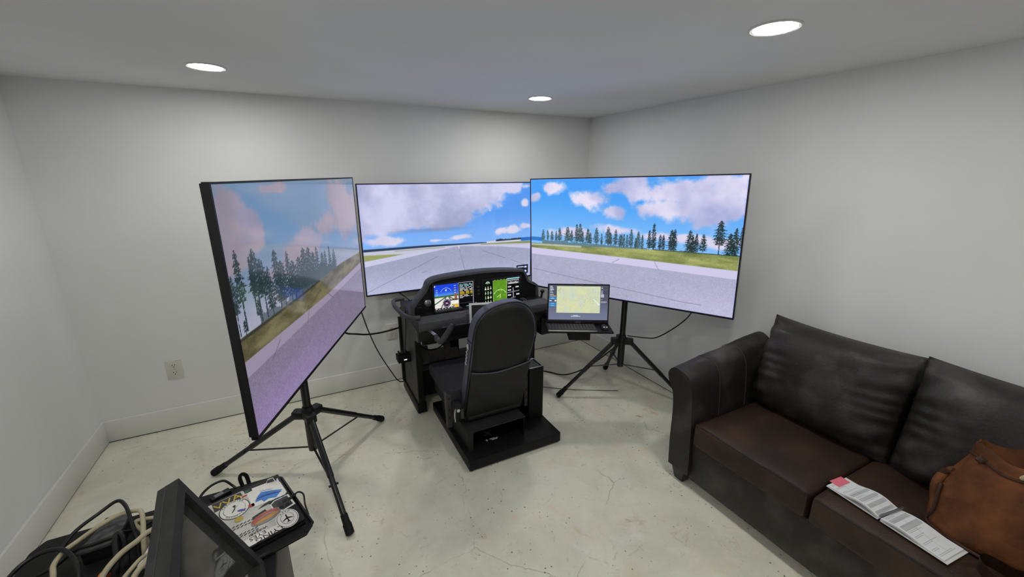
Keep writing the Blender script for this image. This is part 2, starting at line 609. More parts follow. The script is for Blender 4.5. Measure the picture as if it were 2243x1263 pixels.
def pic_right():
    p = Pic(500, 282, C8(70, 158, 246))
    over(p.im, C8(150, 200, 250), sst(p.v, .1, .55) * .75)
    p.clouds([(.13, .07, .085, .085), (.03, .15, .05, .06), (.36, .18, .14, .11), (.47, .27, .07, .09), (.52, .07, .2, .10), (.75, .10, .28, .15),
              (.70, .24, .16, .11), (.9, .2, .18, .17), (.97, .08, .14, .16)], 11, .12, C8(168, 174, 218), C8(230, 224, 246), .55)
    p.clouds([(.5, .42, .14, .055), (.8, .45, .12, .05), (.25, .46, .12, .05), (.66, .45, .1, .05), (.93, .47, .09, .05)], 23, .10, C8(204, 204, 232), C8(226, 218, 242), .6)
    p.rect(0, .525, .069, .56, C8(40, 120, 200))
    n = fbm(p.H, p.W, 26, 3, 5)
    h = .545 + (n[150] - .5) * .03
    over(p.im, C8(84, 104, 98), np.clip((p.v - h[None, :]) * p.H, 0, 1) * (p.v < .60) * np.where(p.u < .64, .7, .55) * (p.u > .07))
    T_ = [(.077, .451, .546, .0114), (.105, .457, .543, .008), (.131, .461, .546, .0111), (.157, .458, .545, .0078), (.178, .429, .546, .0123), (.224, .417, .545, .018),
          (.248, .443, .548, .0103), (.277, .387, .548, .0116), (.296, .38, .547, .0143), (.31, .445, .546, .0085), (.338, .42, .55, .014), (.352, .452, .549, .0097),
          (.384, .41, .549, .0136), (.411, .456, .545, .0067), (.445, .397, .547, .0183), (.456, .441, .548, .0104), (.482, .412, .546, .0102), (.503, .452, .549, .0088),
          (.512, .445, .548, .0087), (.523, .449, .551, .0062), (.538, .453, .549, .0074), (.557, .405, .549, .0109), (.579, .469, .551, .0072), (.59, .419, .549, .0119),
          (.609, .445, .552, .007), (.64, .402, .552, .0103), (.659, .351, .551, .0113), (.688, .436, .55, .0078), (.702, .435, .549, .0077), (.736, .392, .552, .015),
          (.748, .386, .548, .0106), (.81, .39, .555, .0152), (.822, .417, .553, .007), (.836, .411, .551, .01), (.863, .409, .537, .0127), (.923, .312, .551, .021),
          (.961, .397, .558, .0181), (.98, .358, .559, .0134), (1.0, .349, .489, .0079)]
    for i, (u, t, b, w) in enumerate(T_):
        far = u < .64
        p.tree(u, t, b + .006, w * 1.15, i, C8(40, 62, 66) if far else C8(18, 34, 36), C8(104, 132, 134) if far else C8(60, 84, 80), .30 if abs(u - .923) < .01 else .1)
    g = p.below([(0, .585), (.33, .575), (.66, .553), (1, .550)])
    n = fbm(p.H, p.W, 22, 4, 8, .5)
    n = np.clip((n - .5) * 1.8 + .5 + np.random.default_rng(2).normal(0, .12, n.shape), 0, 1)
    gc = C8(104, 116, 62) * (1 - n[..., None]) + C8(172, 176, 110) * n[..., None]
    p.im[:] = p.im * (1 - g[..., None]) + gc * g[..., None]
    p.line((.0, .598), (.3, .582), .008, C8(196, 196, 190), .8)
    p.line((.66, .553), (1, .548), .003, C8(40, 56, 44), .8)
    s = p.below([(0, .629), (.507, .639), (1, .654)])
    over(p.im, C8(206, 202, 232), s)
    s2 = p.below([(0, .690), (.508, .697), (1, .716)])
    over(p.im, C8(172, 172, 198), s2)
    over(p.im, C8(196, 192, 222), s2 * sst(p.u, .45, 1.) * sst(p.v, .7, 1) * .8)
    p.grain(s2, .035, 3)
    for q in [((.015, .835), (.2, .862)), ((.2, .862), (.394, .888)), ((.394, .888), (.787, .938)), ((.787, .938), (.875, .941)), ((.669, .649), (.689, .707)), ((.504, .656), (.47, .692))]:
        p.line(*q, .0016, C8(96, 96, 110), .8)
    over(p.im, C8(150, 150, 250), np.clip(1 - np.minimum(np.minimum(p.u, 1 - p.u) * 1.78, np.minimum(p.v, 1 - p.v)) / .01, 0, 1) * .35)
    return p.im


def pic_center():
    p = Pic(430, 242, C8(84, 152, 240))
    over(p.im, C8(150, 190, 248), sst(p.v, .2, .58) * .7)
    p.clouds([(.25, .12, .5, .33), (.60, .10, .34, .22), (.1, .3, .4, .17), (.42, .30, .22, .15), (.80, .03, .16, .12)], 31, .06, C8(156, 162, 198), C8(208, 208, 240), .3)
    p.clouds([(.955, .20, .05, .07), (.725, .27, .014, .024), (.13, .505, .16, .05), (.40, .535, .14, .03), (.53, .52, .11, .035), (.86, .48, .11, .05), (.97, .45, .07, .05), (.97, .03, .07, .05)], 37, .12, C8(196, 198, 228), C8(222, 218, 240), .6)
    over(p.im, C8(120, 130, 160), sst(1 - np.hypot((p.u - .38) / .3, (p.v - .43) / .03), 0, 1) * .5)
    p.rect(.70, .583, .93, .606, C8(206, 206, 218))
    n = fbm(p.H, p.W, 40, 2, 12)
    over(p.im, C8(36, 46, 64), ((p.v > .575 - n * .016 + .004) & (p.v < .59) & (p.u > .76) & (p.u < .94)) * .9)
    p.rect(.933, .570, 1, .606, C8(44, 110, 196))
    over(p.im, C8(196, 196, 214), p.below([(0, .596), (.32, .596), (.66, .598), (1, .612)]))
    k = p.below([(0, .572), (.32, .574), (.66, .588), (.70, .593)]) * (1 - p.below([(0, .596), (.32, .594), (.66, .599), (.7, .60)])) * (p.u < .7)
    over(p.im, C8(44, 58, 84), k)
    over(p.im, C8(150, 156, 122), p.below([(0, 2), (.16, .603), (.44, .604), (.46, 2), (1, 2)]) * (p.v < .612) * (p.u > .16) * (p.u < .45) * .8)
    over(p.im, C8(138, 146, 104), p.below([(.66, .604), (1, .612)]) * (1 - p.below([(.66, .612), (.8, .622), (1, .64)])) * (p.u > .66))
    gl = p.below([(0, .625), (.21, .641)]) * (1 - p.below([(0, .683), (.21, .642)])) * (p.u < .21)
    over(p.im, C8(150, 158, 96), gl)
    road = p.below([(0, .735), (.316, .655), (.50, .612), (.55, .612), (.78, .646), (1, .700)])
    over(p.im, C8(200, 200, 230), p.below([(0, .683), (.21, .645), (.48, .612), (.55, .612), (1, .66)]))
    over(p.im, C8(160, 164, 190), road)
    over(p.im, C8(186, 190, 222), road * sst(p.v, .72, 1.) * .8)
    p.grain(road, .028, 17)
    p.line((.524, .611), (.526, .635), .004, C8(236, 236, 244))
    for q in [((.526, .63), (.56, .89)), ((.395, .694), (.319, .75)), ((.319, .75), (0, .977)), ((.672, .676), (.82, .775)), ((.86, .80), (.958, .873)), ((.30, .84), (.33, .83))]:
        p.line(*q, .0018, C8(96, 98, 116), .75)
    p.rect(.90, .875, .985, .972, C8(18, 22, 54))
    p.line((.912, .895), (.95, .897), .006, C8(190, 196, 220))
    p.line((.962, .900), (.97, .900), .010, C8(200, 206, 230))
    for i in range(5):
        p.line((.915 + .012 * i, .94), (.917 + .012 * i, .955 + .006 * (i % 2)), .006, C8(200, 206, 230))
    p.disc((.966, .948), .013, C8(230, 234, 246))
    over(p.im, C8(150, 150, 250), np.clip(1 - np.minimum(np.minimum(p.u, 1 - p.u) * 1.78, np.minimum(p.v, 1 - p.v)) / .01, 0, 1) * .35)
    return p.im


def pic_left():
    p = Pic(460, 260, C8(120, 150, 182))
    over(p.im, C8(150, 164, 190), sst(p.v, .15, .5) * .8)
    p.clouds([(.05, .08, .08, .09), (.11, .18, .09, .10), (.245, .03, .09, .035), (.0, .26, .1, .10), (.47, .33, .24, .10), (.62, .27, .18, .10), (.80, .14, .15, .18), (.92, .25, .18, .2), (.30, .40, .2, .06)],
             43, .09, C8(150, 142, 160), C8(178, 164, 176), .4)
    over(p.im, C8(196, 192, 214), sst(p.v, .38, .56) * .75 * (1 - sst(p.u, .3, 1.) * .6))
    n = fbm(p.H, p.W, 26, 3, 9)
    over(p.im, C8(60, 76, 82), ((p.v > .43 + n * .12) & (p.u > .30) & (p.u < .66)) * .8)
    over(p.im, C8(60, 76, 82), ((p.v > .47 + n * .12) & (p.u > .10) & (p.u <= .30)) * .6)
    T_ = [(.008, .351, .561, .022), (.037, .263, .558, .0253), (.089, .308, .522, .014), (.107, .279, .563, .0418), (.135, .33, .559, .0397), (.165, .37, .565, .0291), (.212, .314, .559, .0305),
          (.239, .375, .563, .0373), (.281, .344, .562, .0229), (.308, .398, .564, .042), (.353, .396, .562, .0419), (.392, .362, .575, .0412), (.43, .367, .574, .04), (.464, .402, .576, .0344),
          (.496, .386, .57, .024), (.542, .432, .57, .0299), (.571, .427, .567, .0177), (.614, .413, .571, .0188), (.658, .446, .566, .0249), (.099, .485, .567, .0144), (.029, .538, .576, .0125)]
    for i, (u, t, b, w) in enumerate(T_):
        f = min(u / .7, 1)
        p.tree(u, t - .02, b + .01, w * (1.05 if u > .2 else .8), i + 70, C8(24, 40, 46) * (1 - f) + C8(70, 88, 96) * f, C8(70, 96, 92) * (1 - f) + C8(104, 120, 124) * f, .38 if u < .14 else .15)
    g = p.below([(0, .576), (.09, .573), (.34, .568), (.72, .545), (1, .553)])
    n = fbm(p.H, p.W, 22, 4, 18, .5)
    n = np.clip((n - .5) * 1.8 + .5 + np.random.default_rng(2).normal(0, .12, n.shape), 0, 1)
    gc = C8(84, 80, 54) * (1 - n[..., None]) + C8(140, 132, 96) * n[..., None]
    p.im[:] = p.im * (1 - g[..., None]) + gc * g[..., None]
    over(p.im, C8(44, 50, 48), g * (1 - p.below([(0, .59), (.34, .58), (.7, .552), (1, .556)])) * (p.u < .5) * .7)
    s = p.below([(0, .674), (.55, .672), (1, .636)])
    over(p.im, C8(172, 160, 184), s)
    s2 = p.below([(0, .742), (.33, .724), (.584, .711), (1, .679)])
    over(p.im, C8(144, 134, 160), s2)
    over(p.im, C8(164, 144, 190), s2 * sst(p.v, .74, 1) * (1 - sst(p.u, .2, .9)))
    p.grain(s2, .04, 29)
    for q in [((.38, .677), (.358, .734)), ((.555, .667), (.607, .723)), ((.174, .70), (.12, .76))]:
        p.line(*q, .002, C8(96, 90, 106), .8)
    return p.im


def pic_pfd():
    p = Pic(190, 120, C8(4, 4, 8))
    W2 = .60
    p.rect(0, 0, W2, .43, C8(26, 70, 222))
    over(p.im, C8(90, 150, 240), (p.u < W2) * sst(p.v, .2, .46) * (p.v < .46))
    p.rect(0, .43, W2, .50, C8(60, 110, 60))
    p.rect(0, .50, W2, .90, C8(232, 228, 222))
    for (a, b, c) in [((.30, .46), (.16, .90), C8(98, 98, 96)), ((.34, .46), (.48, .90), C8(98, 98, 96)), ((.3, .48), (.0, .74), C8(60, 100, 70)), ((.36, .50), (.6, .72), C8(92, 92, 90))]:
        p.line(a, b, .022, c)
    p.rect(.50, .40, .57, .62, C8(150, 92, 74))
    p.rect(.37, .62, .6, .66, C8(40, 40, 44))
    p.rect(.37, .67, .6, .80, C8(240, 238, 232))
    over(p.im, C8(220, 230, 250), (np.abs(np.hypot((p.u - .29) * 1.583, p.v - .36) - .22) < .007) * (p.v < .27) * .8)
    p.rect(0, .43, W2, .60, C8(70, 104, 74), .0)
    p.rect(.27, .20, .31, .26, C8(230, 236, 250))
    for k in range(4):
        p.rect(.04, .18 + .07 * k, .08, .20 + .07 * k, C8(190, 210, 250))
        p.rect(.47, .06 + .09 * k, .57, .12 + .09 * k, C8(40, 60, 170))
        p.rect(.49, .08 + .09 * k, .55, .10 + .09 * k, C8(200, 220, 255))
    p.rect(.0, .02, .03, .07, C8(220, 220, 240))
    p.disc((.30, .74), .17, C8(40, 26, 48))
    p.disc((.30, .74), .17, C8(200, 190, 210), 1, .016)
    for k in range(12):
        a = k * math.pi / 6
        p.line((.30 + .075 * math.cos(a), .74 + .12 * math.sin(a)), (.30 + .085 * math.cos(a), .74 + .14 * math.sin(a)), .008, C8(250, 250, 250))
    p.line((.27, .78), (.33, .70), .012, C8(220, 90, 200))
    p.line((.27, .72), (.33, .77), .010, C8(240, 240, 250))
    p.rect(0, .90, W2, 1, C8(8, 8, 10))
    for k in range(7):
        p.rect(.02 + .075 * k, .92 + .02 * (k % 2), .06 + .075 * k, .945 + .02 * (k % 2), C8(225, 225, 225))
    p.rect(.42, .82, .6, .86, C8(206, 160, 40))
    p.rect(.50, .87, .6, .95, C8(226, 180, 60))
    r = np.random.default_rng(3)
    p.rect(.615, .0, .995, .012, C8(200, 200, 210))
    p.rect(.985, .0, .998, .98, C8(200, 206, 214))
    p.rect(.605, .0, .613, .98, C8(200, 206, 214))
    for k in range(13):
        y = .06 + .045 * k
        c = C8(120, 200, 210) if k in (0, 2) else C8(220, 186, 40) if k in (7, 8, 9) else C8(220, 222, 222)
        x = .64
        while x < .96:
            w = r.uniform(.05, .14)
            p.rect(x, y, min(x + w, .97), y + .02, c)
            x += w + r.uniform(.015, .05)
            if k > 9 and r.random() < .6:
                break
    p.rect(.63, .82, .97, .826, C8(90, 90, 96))
    p.rect(.80, .955, .98, .975, C8(90, 190, 190))
    return p.im


def pic_mfd():
    p = Pic(180, 130, C8(3, 5, 6))
    r = np.random.default_rng(8)
    p.disc((.11, .11), .075, C8(200, 246, 206), 1, .03)
    p.rect(.03, .12, .2, .2, C8(3, 5, 6))
    p.disc((.11, .115), .02, C8(180, 236, 190))
    for row in range(4):
        for cc in range(3):
            x = .04 + .07 * cc
            y = .24 + .19 * row
            p.rect(x, y, x + .014, y + .13, C8(214, 236, 170))
            p.rect(x - .012, y + .05 + .05 * r.random(), x + .03, y + .08 + .05 * r.random(), C8(232, 240, 220) if r.random() < .7 else C8(80, 160, 150))
    n = fbm(p.H, p.W, 8, 4, 2)
    m = ((p.u > .255) & (p.u < .625) & (p.v > .03) & (p.v < .97)) * 1.
    g = C8(72, 128, 24) * (1 - n[..., None]) + C8(112, 166, 42) * n[..., None]
    p.im[:] = p.im * (1 - m[..., None]) + g * m[..., None]
    p.rect(.255, 0, .625, .03, C8(30, 6, 20))
    for k in range(4):
        p.rect(.28 + .085 * k, .008, .32 + .085 * k, .022, C8(220, 130, 160) if k % 2 else C8(230, 230, 230))
    p.rect(.248, .02, .255, .97, C8(160, 210, 130))
    p.rect(.625, .02, .632, .97, C8(160, 210, 130))
    over(p.im, C8(226, 246, 190), (np.abs(np.hypot((p.u - .44) * 1.385, p.v - .66) - .24) < .007) * (p.v < .58) * (p.u > .262) * (p.u < .618))
    for x, y in [(.30, .55), (.41, .45), (.48, .45), (.58, .55)]:
        p.disc((x, y), .013, C8(236, 250, 210))
    p.line((.36, .72), (.46, .62), .008, C8(236, 250, 200))
    p.line((.45, .62), (.45, .74), .007, C8(220, 246, 190))
    p.disc((.45, .74), .018, C8(220, 246, 190))
    p.rect(.635, 0, .99, .04, C8(150, 216, 226))
    for k in range(6):
        p.rect(.65 + .056 * k, .07, .69 + .056 * k, .11, C8(216, 216, 216))
    p.rect(.645, .14, .98, .25, C8(92, 92, 96))
    p.rect(.68, .20, .95, .235, C8(214, 214, 214))
    p.rect(.72, .155, .78, .18, C8(180, 180, 180))
    p.rect(.86, .15, .91, .18, C8(190, 190, 190))
    for x, y in [(.66, .33), (.88, .37), (.66, .47), (.66, .68), (.9, .68)]:
        p.rect(x, y, x + .09, y + .05, C8(214, 214, 218))
        p.rect(x + .02, y + .018, x + .06, y + .03, C8(60, 60, 64))
    p.line((.81, .42), (.82, .82), .018, C8(156, 156, 168))
    p.line((.65, .60), (.98, .56), .018, C8(128, 128, 142))
    p.line((.76, .83), (.88, .82), .012, C8(150, 150, 160))
    return p.im


def pic_map():
    p = Pic(230, 132, C8(78, 82, 100))
    over(p.im, C8(122, 128, 158), sst(p.v, .2, 1) * .8)
    n = fbm(p.H, p.W, 5, 6, 51)
    m = ((p.u > .135) & (p.u < .865) & (p.v > .03) & (p.v < .80)) * 1.
    col = C8(200, 208, 184) * (1 - n[..., None]) + C8(222, 224, 170) * n[..., None]
    p.im[:] = p.im * (1 - m[..., None]) + col * m[..., None]
    n2 = fbm(p.H, p.W, 7, 5, 53)
    over(p.im, C8(198, 214, 208), sst(n2, .58, .70) * m * .6)
    r = np.random.default_rng(6)
    for k in range(90):
        x, y = r.uniform(.15, .85), r.uniform(.05, .78)
        if k > 50:
            x, y = r.normal(.66, .1), r.normal(.38, .12)
        if .15 < x < .85 and .05 < y < .78:
            p.disc((x, y), .006, C8(120, 132, 120), .8)
    p.line((.76, .40), (.85, .56), .012, C8(228, 238, 244))
    p.disc((.845, .54), .03, C8(228, 240, 248))
    p.line((.15, .17), (.20, .10), .006, C8(150, 160, 160))
    for k, y in enumerate([.03, .075, .12, .165, .21, .26, .31]):
        p.rect(.02, y, .06 + .01 * (k % 3) + (.06 if k == 6 else 0), y + .018, C8(214, 218, 228))
    for y in (.355, .51, .565):
        p.rect(.005, y, .125, y + .05, C8(44, 140, 206))
        p.rect(.035, y + .018, .09, y + .03, C8(196, 226, 244))
    p.rect(.01, .44, .05, .46, C8(230, 230, 240))
    p.disc((.112, .45), .025, C8(236, 238, 244))
    for y in (.04, .075, .15, .19, .22, .40):
        p.rect(.88, y, .985, y + .012, C8(52, 54, 68))
        p.rect(.88, y, .905, y + .012, C8(206, 208, 218))
    p.rect(.875, .25, .93, .34, C8(180, 186, 196))
    p.rect(.88, .46, .98, .475, C8(196, 200, 212))
    p.rect(.88, .49, .96, .5, C8(170, 174, 190))
    p.rect(.42, .87, .50, .882, C8(214, 218, 232))
    p.rect(.38, .89, .54, .902, C8(214, 218, 232))
    return p.im


# ---------------------------------------------------------------- the room
struct('floor', box(XL - .1, XR + .1, YF - .1, YB + .1, -.1, 0), 'floor', smooth=False)
struct('ceiling', box(XL - .1, XR + .1, YF - .1, YB + .1, ZC, ZC + .1), 'ceil', smooth=False)
struct('wall_back', box(XL - .1, XR + .1, YB, YB + .1, 0, ZC), 'wall', smooth=False)
struct('wall_right', box(XR, XR + .1, YF, YB, 0, ZC), 'wall', smooth=False)
struct('wall_left', box(XL - .1, XL, YF, YB, 0, ZC), 'wall', smooth=False)
struct('wall_front', box(XL - .1, XR + .1, YF - .1, YF, 0, ZC), 'wall', smooth=False)
BT = .016
struct('baseboard_back', box(XL, XR, YB - BT, YB, .006, .157, bev=.003), 'base')
struct('baseboard_left', box(XL, XL + BT, YF, YB - BT, .006, .157, bev=.003), 'base')
struct('baseboard_right', box(XR - BT, XR, YF, YB - BT, .006, .157, bev=.003), 'base')
struct('gap_shade_1', box(XL, XR, YB - BT + .004, YB, 0, .006), 'gap', smooth=False)  # near-black strips stand in for the shade in the gap under the baseboards
struct('gap_shade_2', box(XL, XL + BT - .004, YF, YB, 0, .006), 'gap', smooth=False)
struct('gap_shade_3', box(XR - BT + .004, XR, YF, YB, 0, .006), 'gap', smooth=False)

# recessed lamps: three in view, the rest of the grid behind the camera
lamps = [((-.31, 2.66), 'lit round recessed lamp in the ceiling above the tilted-in television'),
         ((1.59, 2.66), 'lit round recessed lamp in the ceiling nearest the room corner'),
         ((1.60, 1.05), 'lit round recessed lamp in the ceiling over the sofa'),
         ((-.31, 1.05), 'lit round recessed lamp in the ceiling over the cable trunk'),
         ((1.60, -.55), 'lit round recessed lamp in the ceiling beyond the sofa arm'),
         ((-.31, -.55), 'lit round recessed lamp in the ceiling behind the cable trunk')]
for (x, y), lb in lamps:
    t = thing('recessed_lamp', lb, 'ceiling lamp', (x, y, ZC), 'recessed ceiling lamps')
    obj('trim_ring', LA([(.070, ZC), (.086, ZC), (.086, ZC - .003), (.080, ZC - .006), (.071, ZC - .004)], 40, Matrix.Translation((x, y, 0))), 'white', t)
    obj('diffuser', LA([(.071, ZC - .001), (.071, ZC - .0042), (.0, ZC - .0048)], 40, Matrix.Translation((x, y, 0))), 'lamp', t)


# wall outlets
def outlet(x, z, lb):
    t = thing('wall_outlet', lb, 'outlet', (x, YB, z))
    w, h = .045, .068
    obj('cover_plate', box(x - w, x + w, YB - .008, YB, z - h, z + h, bev=.003), 'plate', t)
    for s in (1, -1):
        zc = z + s * .027
        pts = [(x + .021 * math.cos(a), zc + max(-.0165, min(.0165, .021 * math.sin(a)))) for a in [2 * math.pi * k / 24 for k in range(24)]]
        r = obj('receptacle', PR(pts, YB - .0105, YB - .006, lambda u, v, w_: (u, w_, v)), 'plate', t)
        bm = bmesh.new()
        for dx in (-.0075, .0075):
            bx(bm, x + dx - .0016, x + dx + .0016, YB - .0112, YB - .0104, zc + .0005, zc + .0105)
        tube(bm, [(x, YB - .0112, zc - .008), (x, YB - .0104, zc - .008)], .0034, 10)
        obj('slots', bm, 'slot', r)
    obj('screw', LA([(.0035, 0), (.0035, .0012)], 10, Matrix.Translation((x, YB - .008, z)) @ Matrix.Rotation(math.pi / 2, 4, 'X')), 'alu', t)


outlet(-.893, .444, 'white duplex wall outlet low on the bare wall beside the left corner')
outlet(.588, .455, 'white duplex wall outlet beside the flight simulator console')


# ---------------------------------------------------------------- televisions and stands
def television(tl, bl, tr, br, img, m, label, wall=False):
    tl, bl, tr, br = map(Vector, (tl, bl, tr, br))
    ex = ((tr - tl) + (br - bl)).normalized()
    ez = ((tl - bl) + (tr - br)).normalized()
    ey = ez.cross(ex).normalized()
    ez = ex.cross(ey)
    w = ((tr - tl).length + (br - bl).length) / 2
    h = ((tl - bl).length + (tr - br).length) / 2
    o = (bl + br) / 2
    mt = Matrix((ex, ey, ez)).transposed().to_4x4()
    mt.translation = o
    t = thing('television', label, 'television', mtx=mt)
    B = .0075
    obj('housing', box(-w / 2 + .004, w / 2 - .004, .012, .030, .004, h - .004, bev=.003), 'black', t, local=True)
    obj('rear_cover', box(-w * .44, w * .44, .030, .058, .03, h * .86, bev=.008), 'matte', t, local=True)
    bm = bmesh.new()
    ring_frame(bm, -w / 2, w / 2, 0, h, B, -.002, .020)
    bx(bm, -w / 2, w / 2, -.003, .020, -.004, B)
    obj('bezel', bm, 'black', t, local=True, smooth=False)
    sheet('screen', img, lambda u, v: (-w / 2 + B + u * (w - 2 * B), 0 * u, h - B - v * (h - 2 * B)), m, t)
    bm = bmesh.new()
    if wall:
        bx(bm, -.25, .25, .056, .098, h * .32, h * .36)
        bx(bm, -.25, .25, .056, .098, h * .62, h * .66)
        bx(bm, -.22, -.18, .056, .090, h * .3, h * .7)
        bx(bm, .18, .22, .056, .090, h * .3, h * .7)
        obj('wall_mount', bm, 'steel', t, local=True, smooth=False)
    else:
        bx(bm, -.22, -.18, .056, .070, h * .25, h * .75)
        bx(bm, .18, .22, .056, .070, h * .25, h * .75)
        bx(bm, -.24, .24, .066, .078, h * .45, h * .55)
        obj('mount_rails', bm, 'steel', t, local=True, smooth=False)
    return t, mt, w, h


TVL, mL, wL, hL = television((-.219, 1.493, 1.727), (-.219, 1.493, .867), (.335, 2.852, 1.728), (.335, 2.852, .868), pic_left(), 'tv_side',
                             'large edge-on television showing tall pines and a grass strip, beside the sticker laptop')
TVC, mC, wC, hC = television((.401, 3.277, 1.679), (.401, 3.277, .819), (1.892, 3.286, 1.679), (1.892, 3.286, .819), pic_center(), 'tv',
                             'large television showing a runway ahead, mounted on the wall behind the instrument panel', wall=True)
TVR, mR, wR, hR = television((1.696, 2.935, 1.711), (1.696, 2.935, .834), (2.334, 1.515, 1.752), (2.334, 1.515, .875), pic_right(), 'tv',
                             'large television showing a row of conifers across grass, on the tripod stand beside the sofa')


def tripod(c, hubz, botz, feet, top, tvm, tvh, label, braces):
    c = Vector((c[0], c[1], 0))
    t = thing('tripod_stand', label, 'tripod', tuple(c), 'television tripod stands')
    obj('pole', T([c + V(0, 0, hubz - .02), c + V(0, 0, top)], .022, 16), 'tube', t)
    obj('lower_tube', T([c + V(0, 0, botz), c + V(0, 0, botz + .03), c + V(0, 0, hubz)], [.024, .026, .026], 16), 'tube', t)
    bm = LA([(.034, hubz - .025), (.036, hubz - .02), (.036, hubz + .018), (.03, hubz + .03), (.026, hubz + .05)], 18, Matrix.Translation(c))
    obj('hub_collar', bm, 'black', t)
    for i, f in enumerate(feet):
        f = Vector((f[0], f[1], 0))
        d = (f - c).normalized()
        p0 = c + d * .055 + V(0, 0, hubz)
        p1 = f + V(0, 0, .0212)
        lg = obj('leg', T([p0, p0.lerp(p1, .55)], .017, 12), 'tube', t)
        obj('lower_leg', T([p0.lerp(p1, .50), p1], .0145, 12), 'tube', lg)
        ax = (p1 - p0).normalized()
        obj('rubber_foot', T([p1 - ax * .09, p1 - ax * .045, p1 - ax * .04, p1 + ax * .008, p1 + ax * .014], [.0175, .0185, .022, .0215, .012], 14), 'rubber', lg)
        # clevis of the hub
        a = d.cross(V(0, 0, 1))
        mm = Matrix((d, a, V(0, 0, 1))).transposed().to_4x4()
        mm.translation = c + V(0, 0, hubz)
        obj('clevis', box(.02, .085, -.028, .028, -.026, .022, bev=.008, mtx=mm), 'black', t)
        q = p0.lerp(p1, braces)
        st = obj('brace', T([c + d * .015 + V(0, 0, botz + .015), q], .0065, 8, .6), 'tube', t)
        obj('pivot_bolt', T([q - a * .024, q + a * .024], .006, 8), 'black', st)
    # head that carries the television
    hd = tvm @ Vector((0, .078, tvh * .5))
    z = hd.z
    obj('mount_arm', box(-.02, .02, 0, (Vector((hd.x, hd.y)) - Vector((c.x, c.y))).length, -.03, .03,
                         mtx=Matrix.Translation((c.x, c.y, z)) @ Matrix.Rotation(math.atan2(hd.y - c.y, hd.x - c.x) - math.pi / 2, 4, 'Z')), 'steel', t)
    return t


tripod((-.09, 2.42), .405, .165, [(-.635, 2.671), (.035, 1.844), (.36, 2.789)], 1.34, mL, hL, 'black tripod stand spread beside the sticker laptop, carrying the edge-on television', .62)
tripod((2.142, 2.27), .490, .271, [(1.70, 2.475), (2.53, 1.90), (2.36, 2.69)], 1.36, mR, hR, 'black tripod stand between the map monitor and the sofa arm', .47)


# ---------------------------------------------------------------- flight simulator console
def yz(u, v, w):
    return (w, u, v)


def xz(u, v, w):
    return (u, w, v)


con = thing('flight_simulator_console', 'black flight simulator console with two lit flight displays under a curved hood', 'simulator', (1.16, 2.95, 0))
bm = box(.62, .69, 2.745, 3.21, .012, .085, bev=.003)
bx(bm, 1.56, 1.63, 2.745, 3.21, .012, .085, bev=.003)
bx(bm, .69, 1.56, 3.15, 3.21, .012, .085)
obj('base_frame', bm, 'steel', con)
for x, y in [(.64, 2.77), (.64, 3.19), (1.61, 2.77), (1.61, 3.19), (.68, 2.78)]:
    obj('levelling_foot', LA([(.014, 0), (.016, .004), (.007, .006), (.007, .014)], 12, Matrix.Translation((x, y, 0))), 'rubber', con)
side = [(2.755, .085), (3.20, .085), (3.20, .72), (2.655, .70), (2.645, .62), (2.755, .60)]
sp = obj('side_panel', PR(side, .632, .652, yz), 'panelgrey', con, smooth=False)
bm = bmesh.new()
ringp = [(2.955 + .062 * math.cos(a), .27 + .085 * math.sin(a)) for a in np.linspace(.5, 2 * math.pi - .2, 40)]
tube(bm, [(.6315, y, z) for y, z in ringp], .0022, 6)
tube(bm, smooth_path([(.6315, 2.985, .315), (.6315, 2.955, .335), (.6315, 2.935, .30), (.6315, 2.97, .27), (.6315, 2.985, .235), (.6315, 2.955, .205), (.6315, 2.93, .225)], 4), .002, 6)
obj('etched_emblem', bm, 'etch', sp)
obj('side_panel', PR(side, 1.60, 1.62, yz), 'panelgrey', con, smooth=False)
bm = box(.632, .672, 2.735, 2.757, .085, .60)
for k in range(4):
    tube(bm, [(.664, 2.733, .30 + .055 * k), (.664, 2.737, .30 + .055 * k)], .004, 8)
obj('front_trim', bm, 'matte', con, smooth=False)
obj('front_trim', box(1.582, 1.622, 2.735, 2.757, .085, .60), 'matte', con, smooth=False)
obj('rear_upright', box(.612, .634, 3.165, 3.205, .085, .64, bev=.002), 'steel', con)
prof = [(2.64, .625), (2.635, .69), (2.66, .765), (3.165, .78), (3.165, .71), (2.77, .65)]
obj('upper_body', PR(prof, .634, 1.70, yz, .004), 'black', con)
lip = [(2.64, .695), (2.622, .71), (2.618, .735), (2.628, .762), (2.65, .776), (2.72, .780), (2.72, .76), (2.66, .745)]
obj('padded_lip', PR(lip, .64, 1.69, yz), 'pad', con)
bm = box(.80, 1.12, 2.614, 2.620, .712, .718)
bx(bm, .95, 1.25, 2.672, 2.682, .779, .783)
obj('trim_strip', bm, 'alu', con, smooth=False)
obj('front_fascia', box(.66, 1.68, 2.645, 2.66, .592, .70, bev=.002), 'matte', con)
